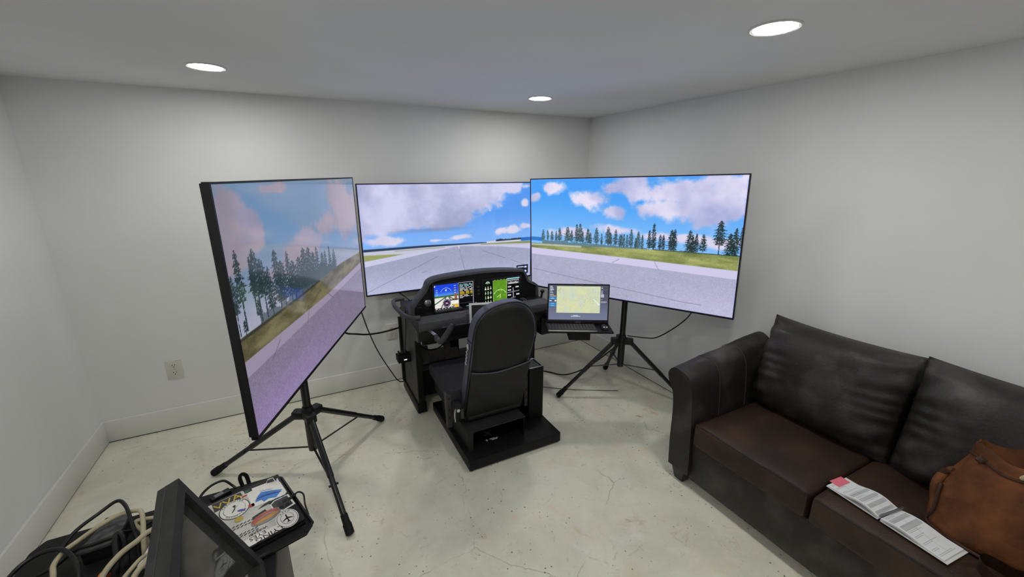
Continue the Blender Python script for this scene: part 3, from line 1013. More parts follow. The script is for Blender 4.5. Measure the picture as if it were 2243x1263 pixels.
# footwell
obj('footwell_box', box(.655, 1.598, 2.90, 3.12, .06, .285), 'matte', con, smooth=False)
obj('footwell_shelf', box(.655, 1.598, 2.87, 3.12, .285, .298, bev=.002), 'panelgrey', con)
obj('pedal_crossbar', box(.79, .95, 2.965, 3.03, .30, .385, bev=.004), 'pedal', con)
for x0, x1, z0, z1, lb in [(.70, .79, .30, .425, 0), (.915, 1.035, .305, .425, 1), (1.20, 1.31, .30, .425, 0), (1.42, 1.53, .30, .425, 0)]:
    mm = Matrix.Translation(((x0 + x1) / 2, 2.95, z0)) @ Matrix.Rotation(math.radians(-24), 4, 'X')
    pd = obj('rudder_pedal', box(-(x1 - x0) / 2, (x1 - x0) / 2, -.006, .006, 0, z1 - z0 + .02, bev=.004, mtx=mm), 'pedal', con)
    for i in range(3):
        for j in range(3):
            obj('tread_pad', box(-(x1 - x0) * .42 + i * (x1 - x0) * .29, -(x1 - x0) * .42 + i * (x1 - x0) * .29 + (x1 - x0) * .25, -.010, -.005, .012 + j * .042, .044 + j * .042, bev=.002, mtx=mm), 'pedal', pd)
obj('centre_post', box(.972, 1.045, 2.98, 3.06, .298, .60, bev=.003), 'matte', con)
obj('footwell_cable', T(smooth_path([(.67, 2.80, .56), (.74, 2.85, .47), (.85, 2.90, .44), (.96, 2.95, .50), (1.05, 3.0, .57)], 8), .005, 8), 'black_cable', con)

# instrument panel and hood
ip = [(.655, .765), (.657, .817), (.693, .864), (.757, .934), (.784, .985), (.864, 1.008), (1.066, 1.020), (1.28, 1.020), (1.508, 1.0), (1.554, .982), (1.58, .922), (1.606, .896), (1.671, .865), (1.676, .765)]
obj('instrument_panel', PR(ip, 2.82, 2.87, xz), 'black', con, smooth=False)
bm = bmesh.new()
path = [Vector((u, 0, v)) for u, v in ip]
path = [path[0]] + smooth_path(path[1:-1], 4) + [path[-1]]
cen = Vector((1.17, 0, .80))
rows = []
for k, p in enumerate(path):
    t = (path[min(k + 1, len(path) - 1)] - path[max(k - 1, 0)]).normalized()
    nrm = Vector((-t.z, 0, t.x))
    if nrm.dot(p - cen) < 0:
        nrm = -nrm
    q = p + nrm * .016
    rr = p - nrm * .004
    y1, y2 = (2.845, 2.862) if p.x > 1.57 else (2.93, 3.04)
    rows.append([Vector((rr.x, 2.808, rr.z)), Vector((p.x, 2.800, p.z)), Vector((q.x, 2.804, q.z)), Vector((q.x + nrm.x * .004, 2.83, q.z + nrm.z * .004)), Vector((q.x + (cen.x - q.x) * .03, y1, q.z - .006)),
                 Vector((q.x + (cen.x - q.x) * .10, y2, max(q.z - .05, .77))), Vector((rr.x + (cen.x - rr.x) * .10, y2 - .008, max(rr.z - .05, .768))), Vector((rr.x, min(2.86, y1), rr.z))])
vs = [[bm.verts.new(p) for p in r] for r in rows]
for i in range(len(vs) - 1):
    for j in range(8):
        bm.faces.new((vs[i][j], vs[i + 1][j], vs[i + 1][(j + 1) % 8], vs[i][(j + 1) % 8]))
bm.faces.new(vs[0])
bm.faces.new(vs[-1][::-1])
obj('hood', bm, 'pad', con, ang=50)

for nm, x0, x1, z0, z1, im in [('flight_display', .812, 1.118, .772, .968, pic_pfd()), ('engine_display', 1.203, 1.518, .757, .955, pic_mfd())]:
    d = obj(nm, box(x0 - .016, x1 + .016, 2.812, 2.822, z0 - .014, z1 + .016, bev=.003), 'black', con)
    sheet('screen', im, lambda u, v, x0=x0, x1=x1, z0=z0, z1=z1: (x0 + u * (x1 - x0) - con.location.x, 0 * u + 2.8112 - con.location.y, z1 - v * (z1 - z0)), 'mon', d)
for k in range(10):
    x = .827 + .0295 * k
    kn = obj('display_knob', LA([(.0065, 0), (.006, .010), (.0045, .013)], 12, Matrix.Translation((x, 2.812, .7535)) @ Matrix.Rotation(math.pi / 2, 4, 'X')), 'black', con)
    obj('knob_cap', LA([(.0042, .0131), (.0036, .0146)], 10, Matrix.Translation((x, 2.812, .7535)) @ Matrix.Rotation(math.pi / 2, 4, 'X')), 'print', kn)
for k in range(3):
    obj('rocker_switch', box(1.150, 1.172, 2.813, 2.822, .905 - .028 * k, .922 - .028 * k, bev=.002), 'dgrey', con)
RX = Matrix.Rotation(math.pi / 2, 4, 'X')
ks = obj('key_switch', LA([(.026, 0), (.026, .006), (.021, .010), (.008, .012)], 24, Matrix.Translation((.763, 2.821, .842)) @ RX), 'alu', con)
obj('key', box(.758, .768, 2.785, 2.812, .838, .876, bev=.002), 'chrome', ks)
obj('air_vent', LA([(.022, 0), (.022, .008), (.017, .012), (.013, .008)], 24, Matrix.Translation((.722, 2.821, .789)) @ RX), 'matte', con)
for dx, dz, wd_ in [(.70, .838, .018), (.742, .868, .012), (.70, .818, .026)]:
    obj('switch_marking', box(dx - wd_ / 2, dx + wd_ / 2, 2.8192, 2.8202, dz - .002, dz + .002), 'etch', con, smooth=False)
# keypad on the deck in front of the displays
kp = obj('keypad', box(.79, 1.01, 2.735, 2.79, .774, .788, bev=.003), 'black', con)
for k in range(12):
    for r_ in range(2):
        obj('keypad_button', box(.798 + .0172 * k, .810 + .0172 * k, 2.742 + .024 * r_, 2.759 + .024 * r_, .787, .7925, bev=.0015), 'pad' if (k + r_) % 3 else 'etch', kp)
# grab rail at the end of the deck
obj('grab_rail', T(smooth_path([(.66, 2.665, .795), (.61, 2.675, .797), (.575, 2.73, .80), (.557, 2.86, .805), (.552, 2.98, .812), (.572, 3.07, .82), (.65, 3.10, .815)], 8), .0155, 12), 'pad', con)
# yoke
sh = obj('yoke', T([(.70, 2.66, .705), (.72, 2.60, .70), (.737, 2.548, .690)], .0125, 14), 'chrome', con)
obj('yoke_collar', T([(.693, 2.66, .706), (.70, 2.640, .704)], .026, 16), 'matte', sh)
obj('yoke_grip', T(smooth_path([(.730, 2.552, .697), (.738, 2.530, .668), (.757, 2.510, .661), (.787, 2.505, .696), (.815, 2.502, .738), (.836, 2.50, .772)], 6), [.014] * 4 + [.0195] * 6 + [.021] * 10 + [.020] * 6 + [.017] * 4 + [.013], 14), 'pad', sh)
obj('yoke_button', T([(.842, 2.490, .768), (.848, 2.478, .772)], .007, 10), 'black', sh)
# throttle quadrant at the far end
th = obj('throttle_quadrant', box(1.615, 1.712, 2.62, 2.86, .50, .648, bev=.014), 'black', con)
obj('throttle_cap', box(1.60, 1.700, 2.64, 2.86, .645, .735, bev=.018), 'matte', th)
obj('throttle_lever', T([(1.71, 2.80, .73), (1.725, 2.80, .80)], .009, 10), 'black', th)
obj('throttle_knob', LA([(.006, -.014), (.016, -.008), (.017, .006), (.008, .014)], 14, Matrix.Translation((1.727, 2.80, .81))), 'black', th)

# hub hanging on the console side
hub = thing('usb_hub', 'small black box with a white light fixed to the console side panel', 'hub', (.585, 2.95, .375))
obj('hub_body', box(.535, .6325, 2.90, 2.99, .372, .424, bev=.004), 'matte', hub)
obj('status_light', box(.578, .600, 2.8985, 2.9005, .392, .400), 'led', hub, smooth=False)
for k in range(3):
    obj('hub_plug', box(.545 + .026 * k, .558 + .026 * k, 2.93, 2.965, .424, .452, bev=.002), 'black', hub)
obj('hub_cable', T(smooth_path([(.60, 2.948, .452), (.612, 2.95, .55), (.622, 2.955, .66), (.626, 2.96, .77)], 6), .0035, 8), 'black_cable', hub)

# tablet leaning on the lip
tab = thing('tablet', 'white framed tablet propped against the console lip', 'tablet', (1.115, 2.605, .70))
mt = Matrix.Translation((1.115, 2.600, .705)) @ Matrix.Rotation(math.radians(-14), 4, 'X') @ Matrix.Rotation(math.radians(5), 4, 'Y')
obj('tablet_frame', box(-.115, .115, 0, .010, 0, .145, bev=.003, mtx=mt), 'white', tab)
obj('tablet_glass', box(-.098, .098, -.0012, .002, .016, .130, mtx=mt), 'ink', tab, smooth=False)
obj('tablet_clip', T([mt @ V(-.06, .005, .145), mt @ V(-.06, .005, .152)], .005, 10), 'alu', tab)

# ---------------------------------------------------------------- seat platform
pl = thing('seat_platform', 'low black steel platform under the pilot seat', 'platform', (1.06, 2.35, 0))
obj('deck_box', box(.735, 1.39, 1.985, 2.742, .010, .076, bev=.003), 'steel', pl)
for x, y in [(.755, 2.005), (1.37, 2.005), (.755, 2.70), (1.37, 2.70)]:
    obj('levelling_foot', LA([(.012, 0), (.014, .004), (.007, .006), (.007, .012)], 12, Matrix.Translation((x, y, 0))), 'rubber', pl)
for y in (2.02, 2.30, 2.6):
    obj('frame_bolt', T([(.7365, y, .05), (.732, y, .05)], .006, 8), 'black', pl)
rs = obj('seat_riser', box(.766, .772, 2.08, 2.60, .076, .206), 'steel', pl, smooth=False)
for k in range(6):
    obj('riser_hole', T([(.771, 2.0795, .10 + .018 * k), (.771, 2.082, .10 + .018 * k)], .003, 8), 'slot', rs)
bm = box(.766, .80, 2.078, 2.084, .076, .206)
obj('riser_flange', bm, 'riser', rs, smooth=False)
obj('seat_riser', box(1.159, 1.165, 2.08, 2.60, .076, .206), 'steel', pl, smooth=False)
obj('riser_plate', box(.762, 1.169, 2.075, 2.60, .204, .212, bev=.002), 'riser', pl)
# aircraft emblem and small label on the deck
bm = bmesh.new()
ec = V(.95, 2.20, .0765)
for p0, p1, w in [((-.03, -.015), (.03, .015), .004), ((-.018, .03), (.014, -.03), .0045), ((-.026, -.022), (-.033, -.004), .003)]:
    tube(bm, [ec + V(p0[0], p0[1], 0), ec + V(p1[0], p1[1], 0)], w, 6, True, .12)
obj('aircraft_emblem', bm, 'etch', pl)
bm = bmesh.new()
for x0_, x1_, yy in [(.935, .972, 2.134), (.978, .992, 2.131), (.945, .985, 2.122)]:
    bx(bm, x0_, x1_, yy - .003, yy + .003, .0762, .077)
bx(bm, .905, .922, 2.130, 2.134, .0762, .077)
bx(bm, .911, .915, 2.118, 2.142, .0762, .077)
obj('deck_label', bm, 'print', pl, smooth=False)

# side pocket box on the platform
sb = thing('side_box', 'tall narrow black bin with silver rim beside the pilot seat', 'bin', (1.30, 2.45, .076))
obj('bin_body', PR([(2.2, .0765), (2.72, .0765), (2.72, .47), (2.2, .47)], 1.268, 1.378, yz), 'steel', sb, smooth=False)
bm = bmesh.new()
for a, b_ in [((1.273, 2.205, .474), (1.373, 2.205, .474)), ((1.373, 2.205, .474), (1.373, 2.33, .474)), ((1.273, 2.33, .474), (1.373, 2.33, .474)), ((1.273, 2.205, .474), (1.273, 2.33, .474))]:
    tube(bm, [a, b_], .0045, 8)
obj('silver_rim', bm, 'chrome', sb)
obj('bin_lip', box(1.285, 1.36, 2.22, 2.32, .470, .472), 'panelgrey', sb, smooth=False)

# ---------------------------------------------------------------- pilot seat
st = thing('pilot_seat', 'black leather pilot seat with tall rounded back and rear pocket', 'seat', (1.0, 2.4, .224))
outl = [(.776, .224), (.793, .463), (.803, .621), (.815, .80), (.828, .90), (.868, .972), (.94, 1.012), (1.03, 1.027), (1.107, 1.018), (1.175, .975), (1.225, .90), (1.250, .80), (1.246, .695), (1.228, .567), (1.213, .341), (1.201, .215)]
sm = smooth_path([Vector((u, 0, v)) for u, v in outl], 5)
base_row = [Vector((1.201 + (.776 - 1.201) * k / 8, 0, .214)) for k in range(1, 8)]
loop = sm + base_row
cb = Vector((1.02, 0, .62))


def back_plane(z):
    return 2.20 - .2 * (z - .22)


def seat_shell(levels, cut=None):
    bm = bmesh.new()
    rings = []
    for sc, dy in levels:
        r = []
        for p in loop:
            q = cb + (p - cb) * sc
            if sc < 1:
                d = (p - cb).normalized()
                q = p - d * (1 - sc)
            r.append(bm.verts.new((q.x, back_plane(q.z) + dy, q.z)))
        rings.append(r)
    n = len(loop)
    for i in range(len(rings) - 1):
        for j in range(n):
            bm.faces.new((rings[i][j], rings[i][(j + 1) % n], rings[i + 1][(j + 1) % n], rings[i + 1][j]))
    bm.faces.new(rings[0])
    bm.faces.new(rings[-1][::-1])
    return bm


obj('backrest', seat_shell([(.985, .006), (1.0, .016), (1.002, .03), (1.002, .075), (.992, .092), (.96, .104), (.90, .112)]), 'seat_side', st)
bk = obj('back_panel', seat_shell([(.90, -.016), (.95, -.012), (.978, -.003), (.987, .012)]), 'seat_back', st, ang=60)
pp = [p for p in loop]
pip = [p for p in sm]
bm = tube(bmesh.new(), [(p.x, back_plane(p.z) + .004, p.z) for p in [cb + (q - cb) * .992 for q in pip]], .004, 6)
obj('piping', bm, 'seat_back', bk)
# rear pocket
pk = []
NX, NZ = 26, 14
rowsv = []
bm = bmesh.new()
for j in range(NZ + 1):
    t = j / NZ
    r = []
    for i in range(NX + 1):
        s = i / NX
        zt = .592 - .030 * math.sin(math.pi * s) ** .8
        z = .235 + (zt - .235) * t
        xl = .776 + (.803 - .776) * (z - .224) / .397 + .012
        xr = 1.203 + (1.228 - 1.203) * (z - .215) / .35 - .012
        x = xl + (xr - xl) * s
        bul = .020 + .010 * math.sin(math.pi * s) * (1 - .5 * t) + .004 * math.sin(9 * s + 5 * t) * math.sin(7 * t + 2 * s)
        r.append(bm.verts.new((x, back_plane(z) - bul, z)))
    rowsv.append(r)
for j in range(NZ):
    for i in range(NX):
        bm.faces.new((rowsv[j][i], rowsv[j][i + 1], rowsv[j + 1][i + 1], rowsv[j + 1][i]))
top_edge = [v.co.copy() for v in rowsv[-1]]
ext = bmesh.ops.extrude_face_region(bm, geom=bm.faces[:])
for v in [e for e in ext['geom'] if isinstance(e, bmesh.types.BMVert)]:
    v.co.y += .014
bmesh.ops.recalc_face_normals(bm, faces=bm.faces[:])
po = obj('rear_pocket', bm, 'pocket', st)
obj('pocket_hem', T([p + V(0, -.001, 0) for p in top_edge], .0035, 6), 'seat_side', po)
obj('lower_hem', box(.80, 1.18, back_plane(.25) - .034, back_plane(.25) - .012, .232, .262, bev=.008), 'pocket', po)
# stitch lines round the shoulders
for sgn, (a, b_) in ((0, (.888, .985)), (1, (1.150, .992))):
    bm = bmesh.new()
    for dz in (0, .014):
        zt = b_ + .012
        tube(bm, [(a + dz, back_plane(zt) + .010, zt + .004), (a + dz + .003, back_plane(zt) + .05, zt + .012), (a + dz + .004, back_plane(zt) + .085, zt + .008)], .0018, 6)
    obj('shoulder_stitching', bm, 'thread', st)
obj('side_seam', T([(.8125, back_plane(.79) + .008, .79), (.8115, back_plane(.79) + .045, .79), (.814, back_plane(.79) + .088, .79)], .003, 6), 'seat_back', st)
# embroidered emblem on the side of the backrest
bm = tube(bmesh.new(), [Vector((.8015 - .0006 * k, back_plane(.73 - .012 * k) + .045 + (.009 if k % 2 else -.006), .73 - .0125 * k)) for k in range(9)], .0035, 6)
bx(bm, .800, .8065, back_plane(.755) + .034, back_plane(.755) + .054, .738, .772, bev=.003)
obj('embroidered_emblem', bm, 'print', st)
# cushion
prof = [(2.705, .335), (2.715, .38), (2.70, .415), (2.66, .432), (2.50, .425), (2.30, .428), (2.24, .425), (2.225, .40), (2.225, .34), (2.40, .325)]
bm = bmesh.new()
for w0, w1, k in [(0, 0, 0)]:
    xs = [(.716, .90), (.722, .97), (.74, 1.0), (.80, .985), (.98, .95), (1.16, .985), (1.22, 1.0), (1.238, .97), (1.244, .90)]
    cz, cy = .375, 2.465
    rows = [[bm.verts.new((x, cy + (y - cy) * (s if k else (.97 + .03 * s)), cz + (z - cz) * s)) for y, z in prof] for x, s in xs]
    for i in range(len(rows) - 1):
        for j in range(len(prof)):
            bm.faces.new((rows[i][j], rows[i][(j + 1) % len(prof)], rows[i + 1][(j + 1) % len(prof)], rows[i + 1][j]))
    bm.faces.new(rows[0])
    bm.faces.new(rows[-1][::-1])
obj('seat_cushion', bm, 'seat_cloth', st, ang=50)
obj('seat_pan', box(.735, 1.225, 2.26, 2.66, .226, .345, bev=.006), 'matte', st)
for x0, x1 in [(.683, .712), (1.238, 1.262)]:
    br = obj('hinge_bracket', PR([(2.215, .19), (2.25, .19), (2.27, .42), (2.225, .42)], x0, x0 + .008, yz), 'panelgrey', st, smooth=False)
    obj('bracket_flange', box(x0, x1, 2.214, 2.219, .19, .42), 'panelgrey', br, smooth=False)
    for z in (.25, .31, .385):
        obj('slot_hole', box(x0 + .009, x0 + .018, 2.2132, 2.2145, z, z + .018), 'slot', br, smooth=False)
rc = obj('recliner_mechanism', box(.72, .768, 2.165, 2.225, .24, .375, bev=.012), 'black', st)
obj('recliner_pin', T([(.735, 2.150, .335), (.735, 2.20, .335)], .011, 12), 'chrome', rc)
obj('recliner_spring', T(smooth_path([(.718, 2.16, .345), (.712, 2.155, .31), (.715, 2.155, .26)], 5), .004, 8), 'chrome', rc)
obj('recliner_plate', PR([(2.155, .27), (2.19, .26), (2.20, .32), (2.16, .335)], .752, .772, yz), 'panelgrey', rc)

# ---------------------------------------------------------------- map monitor on its tray
n_f = Vector((math.sin(math.radians(27.26)), math.cos(math.radians(27.26)), 0))
ang0 = -math.radians(27.26)
mtm = Matrix.Translation((1.652, 2.185, .716)) @ Matrix.Rotation(ang0, 4, 'Z') @ Matrix.Rotation(math.radians(.8), 4, 'Y')
# local axes: x right, y away from the camera, z up
tr = thing('monitor_tray', 'black swing-out tray on an arm beside the console', 'tray', mtx=mtm)
obj('tray_plate', box(-.225, .225, -.095, .085, -.012, 0, bev=.003), 'steel', tr, local=True)
obj('tray_bracket', box(-.078, .068, -.085, .04, -.066, -.012, bev=.004), 'steel', tr, local=True)
pa = mtm.inverted() @ Vector((1.655, 2.647, .669))
obj('swing_arm', T(smooth_path([(-.03, .02, -.036), (-.05, .10, -.030), tuple(mtm.inverted() @ Vector((1.657, 2.54, .672))), tuple(pa)], 6), .014, 12), 'steel', tr, local=True)
mo = thing('map_monitor', 'slim monitor showing a pale green map between grey menus', 'monitor', mtx=mtm @ Matrix.Translation((0, .055, 0)) @ Matrix.Rotation(math.radians(-8), 4, 'X'))
w, h = .436, .288
obj('monitor_case', box(-w / 2, w / 2, .002, .016, .004, h, bev=.003), 'black', mo, local=True)
obj('monitor_bezel', ring_frame(bmesh.new(), -w / 2, w / 2, .0, h, .007, -.001, .004), 'black', mo, local=True, smooth=False)
obj('monitor_chin', box(-w / 2, w / 2, -.0015, .004, .0, .030, bev=.001), 'black', mo, local=True)
sheet('screen', pic_map(), lambda u, v: (-w / 2 + .008 + u * (w - .016), 0 * u + .0005, h - .009 - v * (h - .041)), 'mon', mo)
obj('maker_lettering', xf(text_bm('ASUS', .017), Matrix.Translation((0, -.0018, .0155)) @ RX), 'sgrey', mo, local=True)
obj('camera_strip', box(-.03, .03, -.0012, .004, h - .004, h + .003, bev=.001), 'sgrey', mo, local=True)
kb = thing('keyboard', 'thin black keyboard with silver front edge on the tray', 'keyboard', mtx=mtm @ Matrix.Translation((-.055, -.028, .0005)))
obj('keyboard_body', box(-.167, .167, -.066, .062, 0, .012, bev=.003), 'black', kb, local=True)
obj('silver_edge', box(-.166, .166, -.0675, -.062, .002, .0105, bev=.001), 'chrome', kb, local=True)
keymesh = None
for r_ in range(5):
    for k in range(15):
        if keymesh is None:
            ko = obj('key', box(-.0088, .0088, -.0088, .0088, 0, .003, bev=.0012, seg=1), 'dgrey', kb, local=True)
            keymesh = ko.data
        else:
            ko = bpy.data.objects.new('key', keymesh)
            COL.objects.link(ko)
            ko.parent = kb
        ko.location = (-.150 + .0215 * k, -.048 + .0225 * r_, .0118)
ms = thing('wired_mouse', 'small black computer mouse with white buttons on the tray end', 'mouse', mtx=mtm @ Matrix.Translation((.175, -.02, .0005)))
bm = bmesh.new()
bmesh.ops.create_uvsphere(bm, u_segments=16, v_segments=10, radius=1)
for v in bm.verts:
    v.co = Vector((v.co.x * .026, v.co.y * .045, max(v.co.z, -.15) * .022 + .0034))
obj('mouse_body', bm, 'black', ms, local=True)
obj('mouse_button', box(-.014, -.004, -.036, -.022, .016, .021, bev=.002), 'white', ms, local=True)
obj('mouse_button', box(.004, .014, -.036, -.022, .016, .021, bev=.002), 'white', ms, local=True)

# ---------------------------------------------------------------- sofa
sofa = thing('sofa', 'dark brown worn leather sofa against the wall', 'sofa', (2.18, .70, 0))


def soft_box(x0, x1, y0, y1, z0, z1, r, puff=.0, n=14, seed=0, wob=.003):
    """rounded, slightly crowned and uneven cushion"""
    b2 = bmesh.new()
    bmesh.ops.create_cube(b2, size=2)
    bmesh.ops.subdivide_edges(b2, edges=b2.edges[:], cuts=n, use_grid_fill=True)
    cx_, cy_, cz_ = (x0 + x1) / 2, (y0 + y1) / 2, (z0 + z1) / 2
    hx, hy, hz = (x1 - x0) / 2, (y1 - y0) / 2, (z1 - z0) / 2
    ph = random.Random(seed)
    a = [ph.uniform(0, 6.28) for _ in range(6)]
    for v in b2.verts:
        p = Vector((v.co.x * hx, v.co.y * hy, v.co.z * hz))
        q = Vector((max(-hx + r, min(hx - r, p.x)), max(-hy + r, min(hy - r, p.y)), max(-hz + r, min(hz - r, p.z))))
        d = p - q
        if d.length > 1e-6:
            p = q + d.normalized() * r
        u, w_ = v.co.x, v.co.y
        if v.co.z > 0:
            p.z += puff * (1 - u ** 4) * (1 - w_ ** 4)
        nz = math.sin(9 * p.x + a[0]) * math.sin(8 * p.y + a[1]) + .6 * math.sin(21 * p.y + a[2] + 6 * p.x) * math.sin(17 * p.z + a[3])
        p += p.normalized() * (wob * nz)
        v.co = p + Vector((cx_, cy_, cz_))
    return b2


obj('base', box(1.815, 2.50, .10, 1.31, .06, .30, bev=.012), 'sofa_dark', sofa)
obj('back_frame', soft_box(2.40, 2.565, .06, 1.36, .08, .80, .05, n=16), 'sofa_dark', sofa)
for i, (y0, y1) in enumerate([(.708, 1.296), (.115, .702)]):
    cu = obj('seat_cushion', soft_box(1.79, 2.42, y0, y1, .292, .432, .026, .010, 18, i + 3, .002), 'sofa_seat', sofa)
    loopz = .412
    obj('cushion_welt', T([(1.7965, y0 + .012, .428), (1.7965, y1 - .012, .428)], .0035, 6), 'sofa_dark', cu)


def arm(sgn, yc):
    # profile in (y outward, z): gently flared, rolled top
    P_ = [(-.145, .075), (-.140, .22), (-.128, .40), (-.112, .56), (-.098, .63), (-.072, .675), (-.03, .698), (.02, .697), (.055, .68), (.068, .652), (.060, .61), (.022, .54), (.008, .42), (.006, .25), (-.004, .075)]
    pr_ = smooth_path([Vector((0, u, v)) for u, v in P_], 3)
    bm = bmesh.new()
    xs = np.linspace(0, 1, 14)
    rows = []
    for k, t in enumerate(xs):
        x = 1.802 + t * (2.52 - 1.802)
        lift = .082 * t ** 1.2
        r = []
        for p in pr_:
            f = max(0, (p.z - .35) / .35)
            sc = 1.0
            if k == 0:
                sc = .975
            y = -.05 + (p.y + .05) * sc
            z = .38 + (p.z + lift * f - .38) * sc
            z += .004 * math.sin(14 * t + 3 * p.y * 20) * f
            r.append(bm.verts.new((x - (.0 if k else .006), yc + sgn * y, z)))
        rows.append(r)
    n = len(pr_)
    for i in range(len(rows) - 1):
        for j in range(n):
            bm.faces.new((rows[i][j], rows[i][(j + 1) % n], rows[i + 1][(j + 1) % n], rows[i + 1][j]))
    bm.faces.new(rows[0])
    bm.faces.new(rows[-1][::-1])
    a = obj('arm', bm, 'sofa_dark', sofa, ang=50)
    for t in (.30, .62):
        x = 1.802 + t * (2.52 - 1.802)
        lift = .082 * t ** 1.2
        pts = [(x, yc + sgn * (p.y - .002 * (1 if p.y < 0 else -1)), p.z + lift * max(0, (p.z - .35) / .35) + .002) for p in pr_[6:-16]]
        obj('arm_seam', T(pts, .0016, 6), 'thread', a)
    return a


arm(1, 1.441)
arm(-1, -.03)
for x, y in [(1.84, 1.37), (2.50, 1.37), (1.84, .04), (2.50, .04)]:
    bm = bmesh.new()
    b2 = bmesh.new()
    bmesh.ops.create_cube(b2, size=1)
    for v in b2.verts:
        k = .085 if v.co.z > 0 else .05
        v.co = Vector((x + v.co.x * k, y + v.co.y * k * 1.25, .055 + v.co.z * .11))
    bmesh.ops.bevel(b2, geom=b2.edges[:], offset=.005, segments=2, affect='EDGES')
    join(bm, b2)
    obj('leg', bm, 'sofa_leg', sofa)


def pillow(cx_, cy_, cz_, hw, hh, th, tilt, seed):
    """loose back cushion: pinched seam all round, pointed corners, creased flanks; faces -x"""
    n = 40
    ph = random.Random(seed)
    a = [ph.uniform(0, 6.28) for _ in range(8)]
    bm = bmesh.new()
    mm = Matrix.Translation((cx_, cy_, cz_)) @ Matrix.Rotation(math.radians(tilt), 4, 'Y')
    grids = []
    for sd in (-1, 1):
        g = []
        for j in range(n + 1):
            t = -1 + 2 * j / n
            r = []
            for i in range(n + 1):
                s = -1 + 2 * i / n
                yy = s * hw * (1 - .012 * (1 - t * t))
                zz = t * hh * (1 - .055 * (1 - s * s) * (1 if t > 0 else .3))
                e = max(0, (1 - s ** 4)) ** .62 * max(0, (1 - t ** 4)) ** .62
                d = th * e
                edge = abs(s) ** 3
                wr = .013 * edge * math.sin(26 * t + a[0] + 5 * s + 2 * math.sin(6 * t)) * e ** .3
                wr += .010 * max(0, -t) ** 2 * math.sin(16 * s + a[1] + 9 * t) * e ** .3
                wr += .008 * math.sin(5 * s + a[2]) * math.sin(4 * t + a[3]) * e
                x = sd * d * (1 if sd < 0 else .6) + (wr if sd < 0 else 0) * -1
                r.append((x, yy, zz))
            g.append(r)
        grids.append(g)
    vid = {}

    def vv(sd, j, i):
        if i in (0, n) or j in (0, n):
            sd = 0
        if (sd, j, i) not in vid:
            x, y, z = grids[sd][j][i]
            if i in (0, n) or j in (0, n):
                x = 0
            vid[(sd, j, i)] = bm.verts.new(mm @ Vector((x, y, z)))
        return vid[(sd, j, i)]

    for sd in (0, 1):
        for j in range(n):
            for i in range(n):
                f = [vv(sd, j, i), vv(sd, j, i + 1), vv(sd, j + 1, i + 1), vv(sd, j + 1, i)]
                if len(set(f)) == 4:
                    bm.faces.new(f if sd else f[::-1])
    return bm


obj('back_cushion', pillow(2.385, .985, .685, .342, .272, .135, 13, 2), 'sofa_dark', sofa, ang=180)
obj('back_cushion', pillow(2.375, .305, .695, .342, .275, .135, 13, 5), 'sofa_dark', sofa, ang=180)

# ---------------------------------------------------------------- open booklet with a pen on the sofa
ZS = .4465
nb = thing('logbook', 'open narrow white booklet with printed tables and a pink tab on the sofa seat', 'book', mtx=Matrix.Translation((1.935, .495, ZS)) @ Matrix.Rotation(math.radians(-6), 4, 'Z'))


def page_pic(seed, bands):
    p = Pic(60, 120, C8(228, 230, 232))
    r = np.random.default_rng(seed)
    for y0, y1 in bands:
        p.rect(.06, y0, .94, y1, C8(188, 190, 192))
    for k in range(34):
        y = .04 + .027 * k
        p.rect(.08, y, r.uniform(.3, .92), y + .004, C8(150, 152, 156), .8)
    p.rect(.48, .03, .50, .95, C8(170, 172, 176), .6)
    return p.im


LN, WD = .195, .066
bm = box(-WD, WD, .004, LN, 0, .0022)
bx(bm, -WD, WD, -LN - .01, -.004, 0, .0022)
obj('cover', bm, 'white', nb, local=True, smooth=False)
for sgn, hgt, sd in [(1, .020, 1), (-1, .012, 2)]:
    def prf(t, hgt=hgt):
        return .0026 + hgt * (math.sin(math.pi * min(1, t / .75)) ** 1.2 if t < .75 else 0) * (1 - t * .55) + .004 * (1 - t)
    N = 20
    b2 = bmesh.new()
    top, bot = [], []
    for k in range(N + 1):
        t = k / N
        y = sgn * (.003 + t * (LN - .004))
        top.append([b2.verts.new((sx * (WD - .003), y, prf(t) + .003)) for sx in (-1, 1)])
        bot.append([b2.verts.new((sx * (WD - .003), y, max(.0024, prf(t) - .004))) for sx in (-1, 1)])
    for k in range(N):
        b2.faces.new((top[k][0], top[k][1], top[k + 1][1], top[k + 1][0]))
        b2.faces.new((bot[k][0], bot[k + 1][0], bot[k + 1][1], bot[k][1]))
        for s_ in (0, 1):
            b2.faces.new((top[k][s_], bot[k][s_], bot[k + 1][s_], top[k + 1][s_]))
    for k in (0, N):
        b2.faces.new((top[k][0], top[k][1], bot[k][1], bot[k][0]))
    pg = obj('page_block', b2, 'paper', nb, local=True)
    fz = np.vectorize(prf)
    bands = [(.42, .50), (.58, .66), (.74, .82), (.9, .97)] if sgn > 0 else [(.10, .20), (.28, .40)]
    sheet('printed_page', page_pic(sd, bands), (lambda u, v: (-(WD - .004) + u * 2 * (WD - .004), .004 + (1 - v) * (LN - .006), fz((1 - v) * .99 + .005) + .0034)) if sgn > 0 else
          (lambda u, v: (-(WD - .004) + u * 2 * (WD - .004), -.004 - v * (LN - .006), fz(v * .99 + .005) + .0034)), 'print_sheet', pg)
obj('pink_tab', box(-.03, .045, LN - .028, LN + .010, .0070, .0082), 'pink', nb, local=True, smooth=False)
pen = thing('pen', 'silver pen lying across the fold of the booklet', 'pen', mtx=nb.matrix_world @ Matrix.Translation((.006, -.002, .0165)) @ Matrix.Rotation(math.radians(-4), 4, 'Z'))
obj('barrel', T([(-.07, 0, 0), (-.062, 0, 0), (-.055, 0, 0), (.062, 0, 0), (.068, 0, 0)], [.0012, .003, .0045, .0045, .003], 12), 'sgrey', pen, local=True)
